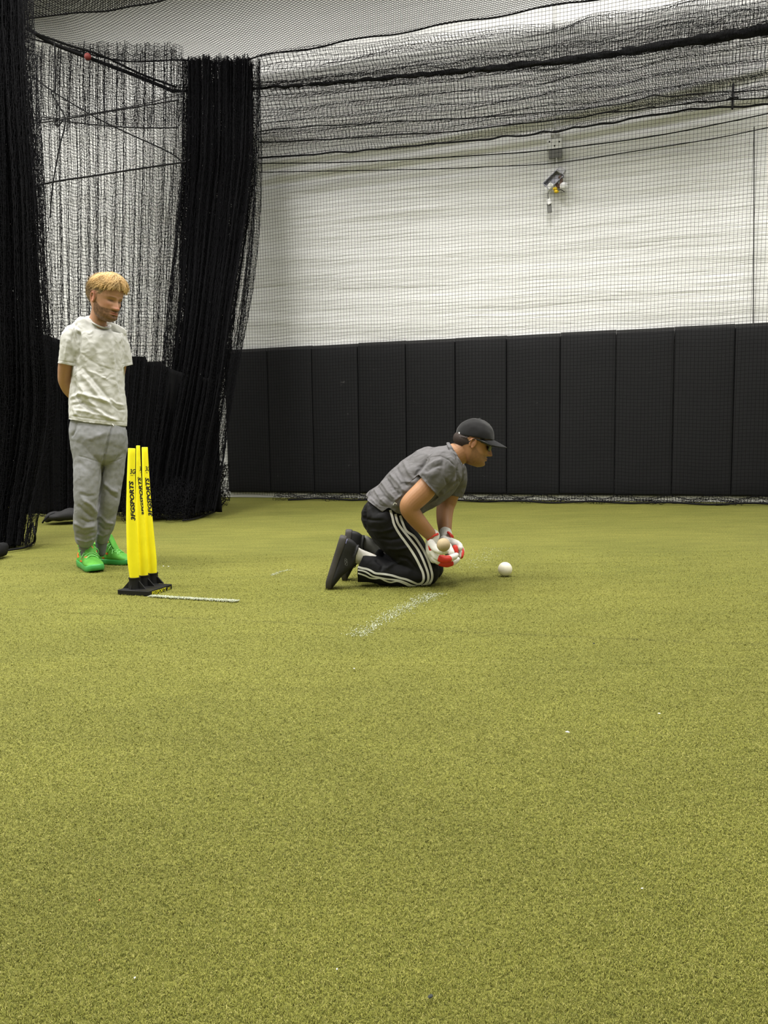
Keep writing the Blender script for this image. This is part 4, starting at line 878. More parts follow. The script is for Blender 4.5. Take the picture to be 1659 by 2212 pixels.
# joggers
JOG = mat('grey_marl', (0.235, 0.24, 0.25), 0.9, 0.15, bump=(700, 0.25, 0.0008), var=(60, 0.08), crease=((7, .010, 1.0), (20, .003, .6)))
mb = MB()
mb.add(*loft([tor(212, 885, 46), tor(212, 900, 56), tor(212, 917, 60), tor(212, 932, 62, rat=.75), tor(213, 950, 61, rat=.76), tor(213, 966, 56, rat=.76)], A_ax, 36, 5))
mb.add(*loft([S(186, 930, 4.73, 34, 38), S(186, 965, 4.72, 33, 37), S(189, 1000, 4.71, 31, 34), S(188, 1050, 4.69, 28.5, 31), S(186, 1080, 4.69, 26.5, 28), S(184, 1110, 4.71, 25.5, 27), S(184.5, 1135, 4.735, 26.5, 27), S(185, 1155, 4.77, 23.5, 25), S(184, 1168, 4.79, 20.5, 22), S(182, 1175, 4.80, 15, 16)], (1, 0, 0), 30, 5, rnd=False))
mb.add(*loft([S(242, 930, 4.83, 33, 36), S(245, 965, 4.83, 30, 35), S(243, 1000, 4.835, 27.5, 32), S(238, 1050, 4.84, 25, 30), S(235, 1080, 4.85, 24, 28), S(230, 1110, 4.87, 22, 26), S(227, 1135, 4.895, 21, 25), S(223, 1152, 4.91, 17.5, 21), S(221, 1163, 4.92, 15.5, 18), S(220, 1170, 4.925, 13.5, 15)], (1, 0, 0), 30, 5, rnd=False))
me = remesh(mb, 0.0042, 4, 0.5, 'joggers')
folds(me, [([(160, 1128), (180, 1140), (206, 1135)], 3.5, .010), ([(164, 1150), (185, 1158), (207, 1148)], 3, -.010), ([(163, 1163), (185, 1170), (205, 1162)], 2.5, .008), ([(176, 1078), (196, 1090), (208, 1108), (210, 1125)], 4, .010), ([(165, 1090), (185, 1108), (205, 1122)], 4, -.009), ([(172, 1120), (190, 1128), (208, 1126)], 3, -.008),
           ([(170, 1065), (190, 1072), (205, 1070)], 4, -.005), ([(222, 1040), (240, 1058), (256, 1066)], 4, .008), ([(225, 1052), (242, 1070), (255, 1078)], 3.5, -.008), ([(214, 1110), (230, 1128), (245, 1132)], 3, .007), ([(212, 1130), (226, 1145), (240, 1143)], 3, -.008), ([(210, 1152), (222, 1158), (234, 1152)], 2.5, .006),
           ([(166, 910), (163, 930), (155, 945)], 2.5, -.006), ([(243, 918), (232, 960), (222, 1005)], 2.5, -.012), ([(240, 920), (228, 960), (219, 1000)], 2.5, .004), ([(222, 1000), (216, 1050), (210, 1100)], 2.5, -.014), ([(215, 930), (212, 970), (216, 1010)], 6, .006), ([(190, 950), (192, 1000), (188, 1040)], 8, .005)])
folds(me, [([(167, 984), (190, 990), (218, 1000)], 0.9, -.003), ([(232, 999), (250, 996), (268, 988)], 0.9, -.003), ([(168, 990), (172, 1030), (177, 1060)], .8, -.002)])
wrinkle(me, 13, .005, 14, (1, 1, .7)); wrinkle(me, 34, .0018, 11); jog = link('joggers', me, JOG, man)
RIB = mat('grey_rib_cuff', (0.15, 0.155, 0.165), 0.9, 0.2, bump=(500, .5, .001))
for a in ([S(182.5, 1168, 4.795, 16), S(183, 1184, 4.80, 12.5), S(183, 1200, 4.80, 9)], [S(219.5, 1163, 4.925, 15), S(219, 1178, 4.93, 12.5), S(219, 1194, 4.935, 9)]):
    mb = MB(); mb.add(*loft(a, (1, 0, 0), 24, 4)); mb.obj('cuff', RIB, jog)
mb = MB(); mb.add(*tube([P(243, 916, 4.60), P(245, 919, 4.59), P(246, 921.5, 4.595)], .0022)); mb.obj('drawstring', TEE, jog)
# hair
HAIR1 = mat('blond_hair', (0.50, 0.30, 0.105), 0.6, 0.3, vcol=True, var=(22, 0.25), bump=(260, .5, .001))
def hair_clumps(Hm, h, cen, rad, bmax, n, r0, lift, seed, down=0.0, pole_tilt=-0.35, flow=0.0, jitter=.5):
    rng = np.random.default_rng(seed); mb = MB(); Rp = rotx(-pole_tilt)
    for k in range(n):
        al = rng.uniform(-PI, PI); b1 = bmax(al)*rng.uniform(.62, 1.05)**.8; b0 = rng.uniform(0.0, .85)*b1; pts = []; rs = []; m = 7; sw = rng.normal(0, .18)*jitter+flow*math.sin(al)
        lf = rng.uniform(.2, 1)
        for j in range(m):
            t = j/(m-1); b = b0+(b1-b0)*t; a = al+sw*t; d = Rp@np.array([math.sin(b)*math.sin(a), math.sin(b)*math.cos(a), math.cos(b)])
            lf2 = 1+lift(al, b/bmax(al))*lf; pts.append((np.array(cen)+d*np.array(rad)*lf2)*h); rs.append(r0*(math.sin(PI*(.12+.80*t))**.7)*rng.uniform(.8, 1.1))
        V, F = tube(pts, rs, 6, 2, rnd=True); mb.add(X(V, Hm), F)
    return mb
def bm1(a): a = abs(a); return math.radians(np.interp(a, [0, .5, .9, 1.3, 1.6, 1.95, 2.5, 3.14], [92, 92, 86, 74, 80, 112, 118, 116]))
cen1 = (0, -.03, .12)
V, F = ellipsoid(np.array([0, -.045, .125])*h1, np.array([.346, .452, .405])*h1, None, 48, 36); yy = V[:, 1]/h1; zz = V[:, 2]/h1
zmin = np.interp(yy, [-.52, -.2, -.08, .0, .12, .3, .45], [-.20, -.16, -.02, .06, .07, .16, .2])
cut = zz < zmin; V[cut, 2] = zmin[cut]*h1; far_ = np.clip(1-(zmin-zz)*1.2, .3, 1)*.97; V[cut, 0] *= far_[cut]; V[cut, 1] *= far_[cut]
mbh = MB(); mbh.add(X(V, Hm1), F)
def lift1(a, t): return .02+.21*math.exp(-(a/1.0)**2)*math.sin(min(1, t)*PI*.60)+.06*math.sin(t*PI)
for (n_, r_, sd, jt, fl) in ((300, .0040, 3, 1.3, .8), (1900, .0017, 4, 1.8, .8), (1300, .0012, 5, 3.2, .6)):
    hc = hair_clumps(Hm1, h1, cen1, (.370, .485, .425), bm1, n_, r_, lift1 if sd < 5 else (lambda a, t: lift1(a, t)*1.25+.015), sd, jitter=jt, flow=fl)
    for v in hc.V: pass
    mbh.V += hc.V; mbh.F += [tuple(i+mbh.n for i in f) for f in hc.F]; mbh.n += hc.n
hme = mbh.mesh('hair'); L = to_local(get_co(hme), Hm1, h1); tt = sm(L[:, 2]+.35*np.clip(L[:, 1], -1, .3), .50, .78)[:, None]
paint(hme, np.concatenate([(1-tt)*np.array([.19, .13, .065])+tt*np.array([.56, .385, .175]), np.ones((len(L), 1))], 1)); link('hair', hme, HAIR1, man)
# shoes of the standing man
GRN = mat('bright_green_knit', (0.105, 0.39, 0.05), 0.6, 0.3, bump=(260, .3, .001), var=(30, .12)); GRS = mat('green_rubber', (0.055, 0.33, 0.075), 0.4, 0.4); ORG = mat('orange_print', (0.85, 0.17, 0.03), 0.5); LAC = mat('pale_green_lace', (0.22, 0.62, 0.16), 0.7)
def shoe(mx, hi, mu, ms, ml, name, label, parent, tongue=True, sc=1.0, lace=True):
    (V, F), (V2, F2) = shoe_parts(hi); m4 = mx.copy(); m4[:3, :3] = m4[:3, :3]*sc
    r = bpy.data.objects.new(name, None); COL.objects.link(r); r.location = Vector(X(np.zeros((1, 3)), mx)[0]); r.empty_display_size = .05
    if parent is not None: r.parent = parent; r.matrix_parent_inverse = world_of(parent).inverted()
    mb = MB(); mb.add(V, F)
    if tongue: mb.add(*loft([((0, .045, .072), .024, .009), ((0, .018, .098+hi*.6), .028, .010), ((0, -.002, .126+hi), .029, .010), ((0, -.008, .146+hi), .024, .008)], (1, 0, 0), 14, 4))
    mb.add(*tube([(.027*math.cos(a), -.070+.048*math.sin(a), .092+hi+.010*math.sin(a)+.012*max(0, -math.sin(a))) for a in np.linspace(0, 2*PI, 13)], .0065, 8, 3, rnd=False))
    mb.xf(m4); me = remesh(mb, .003, 2, .5); up = link('upper', me, mu, r)
    mb = MB(); mb.add(V2, F2); mb.xf(m4); link('sole', mb.mesh('sole'), ms, r)
    if lace and ml is not None:
        mb = MB()
        for k in range(5):
            y = .066-.017*k; z = .071+.0085*k+.5*hi*k/5
            mb.add(*tube([(-.030, y, z-.006), (-.012, y-.004, z+.006), (.012, y-.012, z+.006), (.030, y-.010, z-.004)], .0026, 6, 3))
            mb.add(*tube([(.030, y, z-.006), (.012, y-.004, z+.007), (-.012, y-.012, z+.007), (-.030, y-.010, z-.004)], .0026, 6, 3))
        for sx in (-1, 1):
            mb.add(*tube([(0, -.002, .092+hi*.5), (sx*.02, .01, .104+hi*.5), (sx*.045, .012, .096+hi*.3), (sx*.05, .0, .078), (sx*.02, -.002, .092+hi*.4)], .0022, 6, 4))
            mb.add(*tube([(0, -.002, .092+hi*.5), (sx*.025, .022, .096), (sx*.046, .03, .07)], .0022, 6, 4))
        mb.xf(m4); link('laces', mb.mesh('laces'), ml, r)
    return r, up
def sh_frame(o, ang): c, s = math.cos(ang), math.sin(ang); return frame(o, (s, -c, 0), (c, s, 0), (0, 0, 1))  # toe direction angle from +X
r1, up1 = shoe(sh_frame(G(193, 1229)+np.array([0.0, 0.0, 0.001]), math.radians(-54)), .024, GRN, GRS, LAC, 'shoe', None, man, sc=1.15)
r2, up2 = shoe(sh_frame(G(243, 1218)+np.array([0, 0, .001]), math.radians(-14)), .030, GRN, GRS, LAC, 'shoe', None, man, sc=1.03)
bv = bvh_of([up1, up2])
blobs = [(178, 1188, 5, 4), (168.5, 1199, 3, 6), (186, 1203, 3.6, 2.4), (175, 1212, 2.6, 2.2), (188, 1184, 4, 2), (213, 1190, 5, 4.2), (231, 1196, 3, 2.5), (223, 1206, 3, 2.6), (216, 1186, 2.4, 3)]
for i, (x, y, a, b) in enumerate(blobs):
    t = np.linspace(0, 2*PI, 14, endpoint=False); ring = np.stack([x+a*np.cos(t), y+b*np.sin(t)], 1); V = np.vstack([[x, y], (ring+[x, y])/2, ring]); F = [(0, 1+j, 1+(j+1) % 14) for j in range(14)]+[(1+j, 15+j, 15+(j+1) % 14, 1+(j+1) % 14) for j in range(14)]
    decal('orange_patch', V, F, **ID2, bvh=bv, m=ORG, parent=r1 if i < 5 else r2, lift=.0009)
for pl, rr in (([(176, 1184), (186, 1176.5), (196, 1178), (201, 1184)], r1), ([(229, 1186), (230, 1174), (234, 1171)], r2)):
    V, F = strip_px(pl, 1.8, sub=5); decal('orange_trim', V, F, **ID2, bvh=bv, m=ORG, parent=rr, lift=.001)
print('man done')
# ---------------------------------------------------------------- kneeling player
kn = empty('person', G(860, 1266), 'person in black cap, grey t-shirt and striped black trousers, kneeling with red and white gloves', 'person')
YK = 4.20; h2 = 0.230
Hm2 = head_matrix(P(1022.5, 954, 4.20), math.radians(91), math.radians(19)); 
mb = MB()
for q in head_parts(Hm2, h2, beard=.012, chin=.0, nose=1.12, lips=1.35): mb.add(*q)
mb.add(*loft([S(962, 1002, YK, 40, 34), S(980, 985, YK, 27, 27), S(994, 978, YK, 23, 25), S(1006, 968, YK, 22, 25), S(1014, 960, YK, 20, 26)], (0, 1, 0), 26, 5))
mb.add(*ellipsoid(P(1018, 994, YK), (.05, .045, .024), roty(.25), 16, 12))     # under the jaw
mb.add(*loft([S(830, 1096, YK, 54, 30), S(860, 1075, YK, 58, 40), S(895, 1048, YK, 60, 44), S(930, 1022, YK, 60, 40), S(958, 1004, YK, 50, 30)], (0, 1, 0), 26, 5))
AN = [S(946, 1020, 4.03, 15, 15), S(935, 1036, 4.0, 20, 21), S(914, 1062, 3.98, 22, 24), S(889, 1086, 3.97, 20, 22.5), S(884, 1098, 3.975, 20, 20.5), S(892, 1112, 3.99, 20, 19.5), S(908, 1132, 4.01, 18, 17.5), S(925, 1150, 4.04, 15, 14.5), S(937, 1163, 4.07, 13, 12.5)]
mb.add(*loft(AN, (0, 1, 0), 24, 6))
AF = [S(980, 1036, 4.40, 14, 14), S(978, 1054, 4.42, 18, 18), S(968, 1078, 4.43, 20, 20.5), S(962, 1096, 4.42, 19, 19.5), S(960, 1120, 4.38, 17.5, 17.5), S(961, 1142, 4.33, 14.5, 15), S(962, 1158, 4.29, 12.5, 13)]
mb.add(*loft(AF, (0, 1, 0), 24, 6))
for Yh, kx, ky, ax, ay in ((4.13, 915, 1236, 790, 1213), (4.36, 922, 1228, 808, 1192)):
    mb.add(*loft([S(832, 1112, Yh, 34), S(872, 1170, Yh, 28), S(kx-4, ky-6, Yh, 21)], (0, 1, 0), 18, 5))
    mb.add(*loft([S(kx-4, ky-2, Yh, 20), S((kx+ax)/2, (ky+ay)/2+(3 if kx < 920 else 9), Yh, 15), S(ax, ay, Yh, 12), S(ax-20, ay-9, Yh, 11)], (0, 1, 0), 18, 5))
nw = P(937, 1163, 4.07); 
# gloved hands: near hand under, far hand behind with its fingers closing towards the camera
mb2 = MB()
KNn = P(938, 1196, 4.05); 
bme = remesh(mb, 0.0028, 2, .4, 'body')
V = get_co(bme); L = to_local(V, Hm2, h2)-np.array([0, 0, .5]); cv = np.array([0, .0, .13]); er = np.array([.395, .445, .405]); dd = (L-cv)/er; rr = np.linalg.norm(dd, axis=1)
zc_ = np.interp(L[:, 1], [-.5, -.35, 0, .38, .5], [.045, .055, .095, .165, .175])-.03; mm_ = (L[:, 2] > zc_) & (rr > .93) & (rr < 1.4) & (L[:, 2] < .7)
L[mm_] = cv+dd[mm_]/rr[mm_, None]*.93*er; Hn = np.array(Hm2); V[mm_] = (L[mm_]*h2)@Hn[:3, :3].T+Hn[:3, 3]; set_co(bme, V); C = face_paint(V, Hm2, h2, SKIN2, (0.10, 0.055, 0.028), (0.26, 0.10, 0.07), (0.03, 0.02, 0.012), .5, (0.36, 0.165, 0.085), (0.028, 0.018, 0.014))
paint(bme, C); link('body', bme, skin_mat('skin_tan'), kn)
# t-shirt
GREY = mat('grey_jersey', (0.124, 0.120, 0.122), 0.88, 0.15, bump=(900, .2, .0006), var=(25, .05), crease=((8, .030, 1.2), (24, .007, .8)))
mb = MB()
mb.add(*loft([S(806, 1100, YK, 72, 34), S(822, 1092, YK, 74, 41), S(845, 1083, YK, 76, 50), S(874, 1067, YK, 80, 57), S(904, 1045, YK, 84, 61), S(934, 1024, YK, 88, 61), S(958, 1005, YK, 86, 52), S(972, 991, YK, 68, 38), S(980, 983, YK, 44, 29), S(983, 981, YK, 34, 26)], (0, 1, 0), 44, 6, rnd=False))
mb.add(*loft([S(962, 996, 4.06, 30, 30), S(952, 1008, 4.02, 33, 33), S(938, 1029, 3.99, 30, 32), S(926, 1044, 3.985, 27.5, 29), S(918, 1054, 3.98, 27.5, 28.5)], (0, 1, 0), 28, 6, rnd=False))
mb.add(*loft([S(972, 1008, 4.34, 34, 32), S(982, 1028, 4.40, 30, 27), S(982, 1050, 4.43, 27, 24), S(979, 1062, 4.435, 26, 23), S(977, 1070, 4.435, 26, 23)], (0, 1, 0), 28, 6, rnd=False))
me = remesh(mb, 0.0042, 5, .5, 't_shirt')
wrinkle(me, 15, .0055, 24, (1, .8, 1)); wrinkle(me, 36, .0018, 21)
# sleeve hem: cut square across the near arm, and shirt hem
V = get_co(me); Q = proj(V)
a = np.array([906.5, 1027.5]); b = np.array([942, 1068]); dn_ = (b-a)/np.linalg.norm(b-a); nn = np.array([-dn_[1], dn_[0]])
if nn[0] > 0: nn = -nn
s = (Q-a)@nn; t = (Q-a)@dn_; m = (s > 0) & (t > -3) & (t < 62) & (V[:, 1] < 4.062) & (s < 30)
k = s*V[:, 1]/FPX; V[m, 0] -= (k*nn[0])[m]; V[m, 2] += (k*nn[1])[m]
Q = proj(V); hem = np.array([(776, 1071), (786, 1074.5), (826, 1106), (836, 1098), (841, 1096.5), (856, 1108), (880, 1114), (915, 1118)])
yl = np.interp(Q[:, 0], hem[:, 0], hem[:, 1]); m = (Q[:, 0] < 915) & (Q[:, 1] > yl) & (V[:, 1] > 3.9); V[m, 2] += ((Q[m, 1]-yl[m]))*V[m, 1]/FPX
set_co(me, V)
c8 = lambda L: [(680+x/3.687, 880+y/3.687) for x, y in L]
folds(me, [(c8([(840, 540), (900, 470), (960, 430), (1020, 410)]), 3.5, .007), (c8([(870, 520), (940, 480), (1000, 460)]), 3, -.007), (c8([(780, 560), (850, 480), (910, 400)]), 4, -.012), (c8([(640, 460), (690, 560), (740, 640)]), 3.5, -.008), (c8([(700, 410), (740, 500), (790, 580)]), 4, .007),
           (c8([(590, 520), (660, 600), (720, 680)]), 3.5, .009), (c8([(560, 550), (620, 640), (690, 710)]), 3, -.010), (c8([(520, 580), (590, 680), (660, 750)]), 3, .009), (c8([(490, 610), (550, 700), (630, 770)]), 2.6, -.008), (c8([(470, 640), (520, 730), (590, 790)]), 2.6, .006),
           (c8([(430, 690), (480, 740), (540, 800)]), 2.6, -.005), (c8([(660, 800), (640, 740), (700, 690)]), 2.5, .008), (c8([(1000, 700), (1060, 640), (1130, 560)]), 3.5, .010), (c8([(960, 760), (1060, 690), (1150, 620)]), 3, -.010), (c8([(920, 800), (1020, 730), (1120, 670)]), 3, .008),
           (c8([(1130, 480), (1140, 560), (1110, 640)]), 2.6, -.010), (c8([(1040, 560), (1060, 620), (1030, 680)]), 2.6, -.007), (c8([(900, 860), (960, 800), (1040, 750)]), 2.5, -.006)])
folds(me, [(c8([(910, 400), (1000, 385), (1070, 420), (1120, 470)]), 1.1, -.004), (c8([(850, 530), (975, 675)]), .9, -.003), (c8([(400, 706), (535, 818)]), .9, -.0025)], False)
ktee = link('t_shirt', me, GREY, kn)
colp = [P(968, 957, 4.20), P(972, 968, 4.11), P(981, 986, 4.075), P(988, 1001, 4.12), P(991, 1008.5, 4.20), P(988, 1000, 4.29), P(980, 982, 4.33), P(971, 966, 4.29)]
mb = MB(); mb.add(*loft([(p, .010, .0045) for p in colp+[colp[0]]], (1, 0, 0), 10, 6, rnd=False)); mb.obj('collar', GREY, ktee)
bv = bvh_of([ktee]); WINK = mat('white_print', (0.75, 0.75, 0.75), .5)
V, F = strip_px([(849, 1091), (853, 1086), (857, 1089)], 1.6, sub=4); decal('hem_logo', V, F, **ID2, bvh=bv, m=WINK, parent=ktee)
# trousers
TRK = mat('black_track_fabric', (0.0042, 0.0042, 0.0052), 0.7, 0.25, bump=(800, .2, .0006), crease=((6, .012, 1.0), (18, .004, .6)))
mb = MB()
mb.add(*loft([S(814, 1086, YK, 58, 18), S(816, 1098, YK, 68, 34), S(822, 1110, YK, 76, 45), S(836, 1130, YK, 74, 45)], (0, 1, 0), 34, 5))
for Yh, dx, dy in ((4.13, 0, 0), (4.37, 8, -9)):
    sgn = 0 if dx == 0 else 1
    mb.add(*loft([S(826, 1114, Yh, 44, 47), S(840, 1138, Yh, 44, 46), S(857, 1160, Yh, 42, 43.5), S(880, 1186, Yh, 39, 39), S(902, 1212, Yh, 35, 35), S(917+dx, 1234+dy, Yh, 33, 33.5)], (0, 1, 0), 30, 5))
    mb.add(*loft([S(917+dx, 1236+dy, Yh, 33, 32.5), S(892+dx, 1240+dy, Yh, 34, 29), S(862+dx, 1239+dy, Yh, 34, 29), S(835+dx, 1236+dy-6*sgn, Yh, 32, 29), S(808+dx, 1229+dy-6*sgn, Yh, 29, 31-5*sgn), S(788+dx*3, 1226+dy-14*sgn, Yh, 28, 33-9*sgn), S(774+dx*4, 1224+dy-18*sgn, Yh, 27, 34-12*sgn)], (0, 1, 0), 30, 5, rnd=False))
me = remesh(mb, 0.0042, 4, .5, 'trousers')
V = get_co(me); Q = proj(V)   # slanted cuff of the near leg
m = (V[:, 1] < 4.245) & (Q[:, 0] < 800); xl = np.interp(Q[:, 1], [1185, 1191, 1224, 1262, 1270], [793, 790, 773.5, 772.5, 772.5]); mm = m & (Q[:, 0] < xl); V[mm, 0] += (xl[mm]-Q[mm, 0])*V[mm, 1]/FPX
V[:, 2] = np.maximum(V[:, 2], 0.004); set_co(me, V)
folds(me, [(c8([(360, 870), (450, 900), (560, 900)]), 3, -.006), (c8([(430, 980), (540, 990), (640, 960)]), 3.5, .006), (c8([(480, 1040), (600, 1060), (700, 1040)]), 3.5, -.007), (c8([(560, 1120), (660, 1130), (760, 1110)]), 3.5, .006), (c8([(650, 1190), (740, 1210), (820, 1300)]), 3, -.008),
           (c8([(560, 1290), (620, 1250), (690, 1230)]), 3.5, .008), (c8([(480, 1210), (540, 1260), (520, 1310)]), 3, -.006), (c8([(860, 1180), (900, 1260), (960, 1300)]), 4, .004), (c8([(700, 900), (780, 1000), (850, 1080)]), 4, .004)])
wrinkle(me, 12, .005, 33, (1, 1, 1)); wrinkle(me, 30, .0018, 31)
V = get_co(me); V[:, 2] = np.maximum(V[:, 2], 0.002); set_co(me, V); trk = link('trousers', me, TRK, kn)
STR = mat('white_stripe', (0.68, 0.68, 0.66), .6)
bv = bvh_of([trk]); c9 = lambda L: [(690+x/8.295, 1120+y/8.295) for x, y in L]
SA = c8([(600, 818), (615, 870), (632, 935), (668, 1000), (715, 1065), (765, 1135), (805, 1200), (838, 1265), (862, 1320), (866, 1370), (850, 1398), (822, 1408)])
SB = c8([(640, 850), (660, 920), (705, 985), (762, 1055), (815, 1125), (850, 1190), (880, 1260), (902, 1330), (900, 1380), (872, 1412), (838, 1425)])
SCs = c8([(678, 862), (700, 925), (730, 985), (790, 1030), (840, 1100), (880, 1170), (912, 1250), (932, 1320), (930, 1370), (905, 1410), (868, 1432)])
CA = c9([(1095, 990), (1000, 978), (920, 935), (850, 905), (770, 890), (694, 868)])
TA = SA[-1:]+c9([(1650, 1128), (1560, 1092), (1450, 1065), (1300, 1020), (1180, 998)])+CA
TB = SB[-1:]+c9([(1655, 1195), (1560, 1152), (1430, 1108), (1300, 1092), (1180, 1078), (1060, 1052), (950, 1025), (850, 965), (770, 935), (692, 922)])
TC = SCs[-1:]+c9([(1640, 1215), (1540, 1172), (1400, 1122), (1280, 1140), (1180, 1112), (1090, 1068), (1000, 1072), (910, 1062), (830, 1025), (760, 1000), (692, 980)])
for L_ in (SA, SB, SCs): V, F = strip_px(L_, 5.0, 5.0, 4, 6); decal('stripe', V, F, **ID2, bvh=bv, m=STR, parent=trk, lift=.0018)
for L_, w in ((TA, 4.4), (TB, 3.4), (TC, 3.2)): V, F = strip_px(L_, w, w, 4, 6); decal('stripe', V, F, **ID2, bvh=bv, m=STR, parent=trk, lift=.0018)
# socks
SOCK = mat('off_white_sock', (0.66, 0.64, 0.58), .9, .2, bump=(400, .4, .001)); SOCKG = mat('grey_sock', (0.20, 0.20, 0.18), .9, .2, bump=(400, .4, .001))
mb = MB(); mb.add(*loft([S(804, 1216, 4.13, 16, 19), S(790, 1209, 4.13, 15, 18), S(776, 1202, 4.12, 14.5, 16.5), S(762, 1196, 4.11, 16, 18), S(748, 1190, 4.1, 16, 16)], (0, 1, 0), 22, 5)); tag(mb.obj('sock', SOCK, kn), 'off-white sock')
mb = MB(); mb.add(*loft([S(862, 1214, 4.38, 17, 17), S(838, 1203, 4.375, 17, 17), S(818, 1191, 4.37, 17, 18), S(803, 1182, 4.36, 15, 16), S(788, 1174, 4.35, 16, 17), S(772, 1170, 4.34, 16, 16)], (0, 1, 0), 22, 5)); tag(mb.obj('sock', SOCKG, kn), 'grey sock')
# shoes
BSH = mat('black_shoe_mesh', (0.016, 0.016, 0.016), .65, .3, bump=(300, .4, .001)); BSS = mat('charcoal_foam_sole', (0.052, 0.048, 0.044), .7, .3, bump=(60, .25, .002)); MRK = mat('grey_print', (0.11, 0.11, 0.12), .5)
def nrm(v): v = np.array(v, float); return v/np.linalg.norm(v)
ya = nrm((-.315, 0.02, -.95)); za = nrm(np.array([.95, 0.0, -.315])-(np.array([.95, 0, -.315])@ya)*ya); xa = np.cross(ya, za)
o = P(717.5, 1212, 4.075); r3, up3 = shoe(frame(o, xa, ya, za), .012, BSH, BSS, None, 'shoe', None, kn, tongue=False, sc=1.0, lace=False)
ya = nrm((-.13, 0.0, -.99)); za = nrm(np.array([.99, 0.0, -.13])); xa = np.cross(ya, za)
o = P(741, 1197, 4.31); r4, up4 = shoe(frame(o, xa, ya, za), .012, BSH, BSS, mat('black_lace', (.01, .01, .01), .7), 'shoe', None, kn, sc=.96)
for r_ in (r3, r4):      # shoes must rest on the turf
    zmin = min((world_of(c)@v.co).z for c in r_.children for v in c.data.vertices); print('shoe zmin', zmin)
    for c in r_.children:
        V = get_co(c.data); mw = world_of(c); V[:, 2] = np.where(V[:, 2]+mw.translation.z < .003, .003-mw.translation.z+0*V[:, 2], V[:, 2]); set_co(c.data, V)
bv = bvh_of([up3])
t = np.linspace(0, 2*PI, 25); V, F = strip_px([(747.5+3.6*math.cos(a)*.8+1.2*math.sin(a), 1214+8*math.sin(a)) for a in t], .8, sub=1); decal('side_logo', V, F, **ID2, bvh=bv, m=MRK, parent=r3)
V, F = strip_px([(749.5, 1208), (746, 1211), (749, 1214), (746, 1218), (745, 1220)], 1.4, sub=4); decal('side_logo', V, F, **ID2, bvh=bv, m=MRK, parent=r3)
BLU = mat('blue_grey_print', (0.16, 0.16, 0.32), .5); V, F = strip_px([(749.5, 1164), (748, 1169), (747, 1174)], 2, sub=3); decal('heel_logo', V, F, **ID2, bvh=bv, m=BLU, parent=r3)
# cap
CAPM = mat('black_cotton_cap', (0.0095, 0.0095, 0.010), .9, .15, bump=(700, .3, .0006), sheen=.15)
cap = bpy.data.objects.new('cap', None); COL.objects.link(cap); cap.location = Vector(P(1028, 925, 4.2)); cap.parent = kn; cap.matrix_parent_inverse = world_of(kn).inverted(); cap.empty_display_size = .05
def capz(y): return np.interp(y, [-.5, -.35, 0, .38, .5], [.045, .055, .095, .165, .175])
nu, nv = 56, 22; V = []
for i in range(nv+1):
    b = (i/nv)*PI*.60
    for j in range(nu):
        a = 2*PI*j/nu; d = np.array([math.sin(b)*math.sin(a), math.sin(b)*math.cos(a), math.cos(b)]); q = np.array([0, .0, .13])+d*np.array([.395, .445, .405])
        zl = capz(q[1]); 
        if q[2] < zl: q[2] = zl
        q *= 1+.014*math.sin(a*3+1)*math.sin(b*3)+.022*mnoise.noise(Vector(d*3.2))+.008*mnoise.noise(Vector(d*9)); V.append(q)
V = np.array(V)*h2; F = [(i*nu+j, (i+1)*nu+j, (i+1)*nu+(j+1) % nu, i*nu+(j+1) % nu) for i in range(nv) for j in range(nu)]
Hm2n = np.array(Hm2); me = mesh_np('crown', X(V, Hm2n), F); bm = bmesh.new(); bm.from_mesh(me); bmesh.ops.remove_doubles(bm, verts=bm.verts, dist=.0003); bmesh.ops.recalc_face_normals(bm, faces=bm.faces); bm.to_mesh(me); bm.free()
crown = link('crown', me, CAPM, cap)
mb = MB(); mb.add(*ellipsoid(X(np.array([[0, -.03, .54]])*h2, Hm2n)[0], (.007, .007, .004))); mb.obj('button', CAPM, cap)
nu, nv = 24, 14; V = []; lo = []
for i in range(nu+1):
    a = (i/nu-.5)*PI*1.0
    for k in range(nv+1):
        t = k/nv; r_in = np.array([.335*math.sin(a), .12+.30*math.cos(a)]); r_out = np.array([.36*math.sin(a)*1.0, .12+.30*math.cos(a)+.36*math.cos(a)**.8 if math.cos(a) > 0 else .12]); xy = r_in*(1-t)+r_out*t
        z = .185-.05*t-.02*t*t-.62*(xy[0])**2; V.append((xy[0], xy[1], z)); 
V = np.array(V); n0 = len(V); Vb = V.copy(); Vb[:, 2] -= .014; VV = np.vstack([V, Vb])*h2; F = []
for i in range(nu):
    for k in range(nv): a = i*(nv+1)+k; F.append((a, a+nv+1, a+nv+2, a+1)); F.append((a+n0, a+1+n0, a+nv+2+n0, a+nv+1+n0))
for i in range(nu): a = i*(nv+1)+nv; F.append((a, a+nv+1, a+nv+1+n0, a+n0))
for k in range(nv):
    F.append((k, k+1, k+1+n0, k+n0)); a = nu*(nv+1)+k; F.append((a+1, a, a+n0, a+1+n0))
link('brim', mesh_np('brim', X(VV, Hm2n), F), mat('charcoal_brim', (0.022, 0.022, 0.023), .8, .2, bump=(700, .3, .0006)), cap)
bv = bvh_of([crown]); V, F = strip_px([(992.2, 933.5), (991.8, 939)], 2.6, sub=3); decal('side_tag', V, F, **ID2, bvh=bv, m=WINK, parent=cap)
V, F = strip_px([(996, 941), (1002, 939.5)], 1.2, sub=3); decal('strap_edge', V, F, **ID2, bvh=bv, m=MRK, parent=cap)
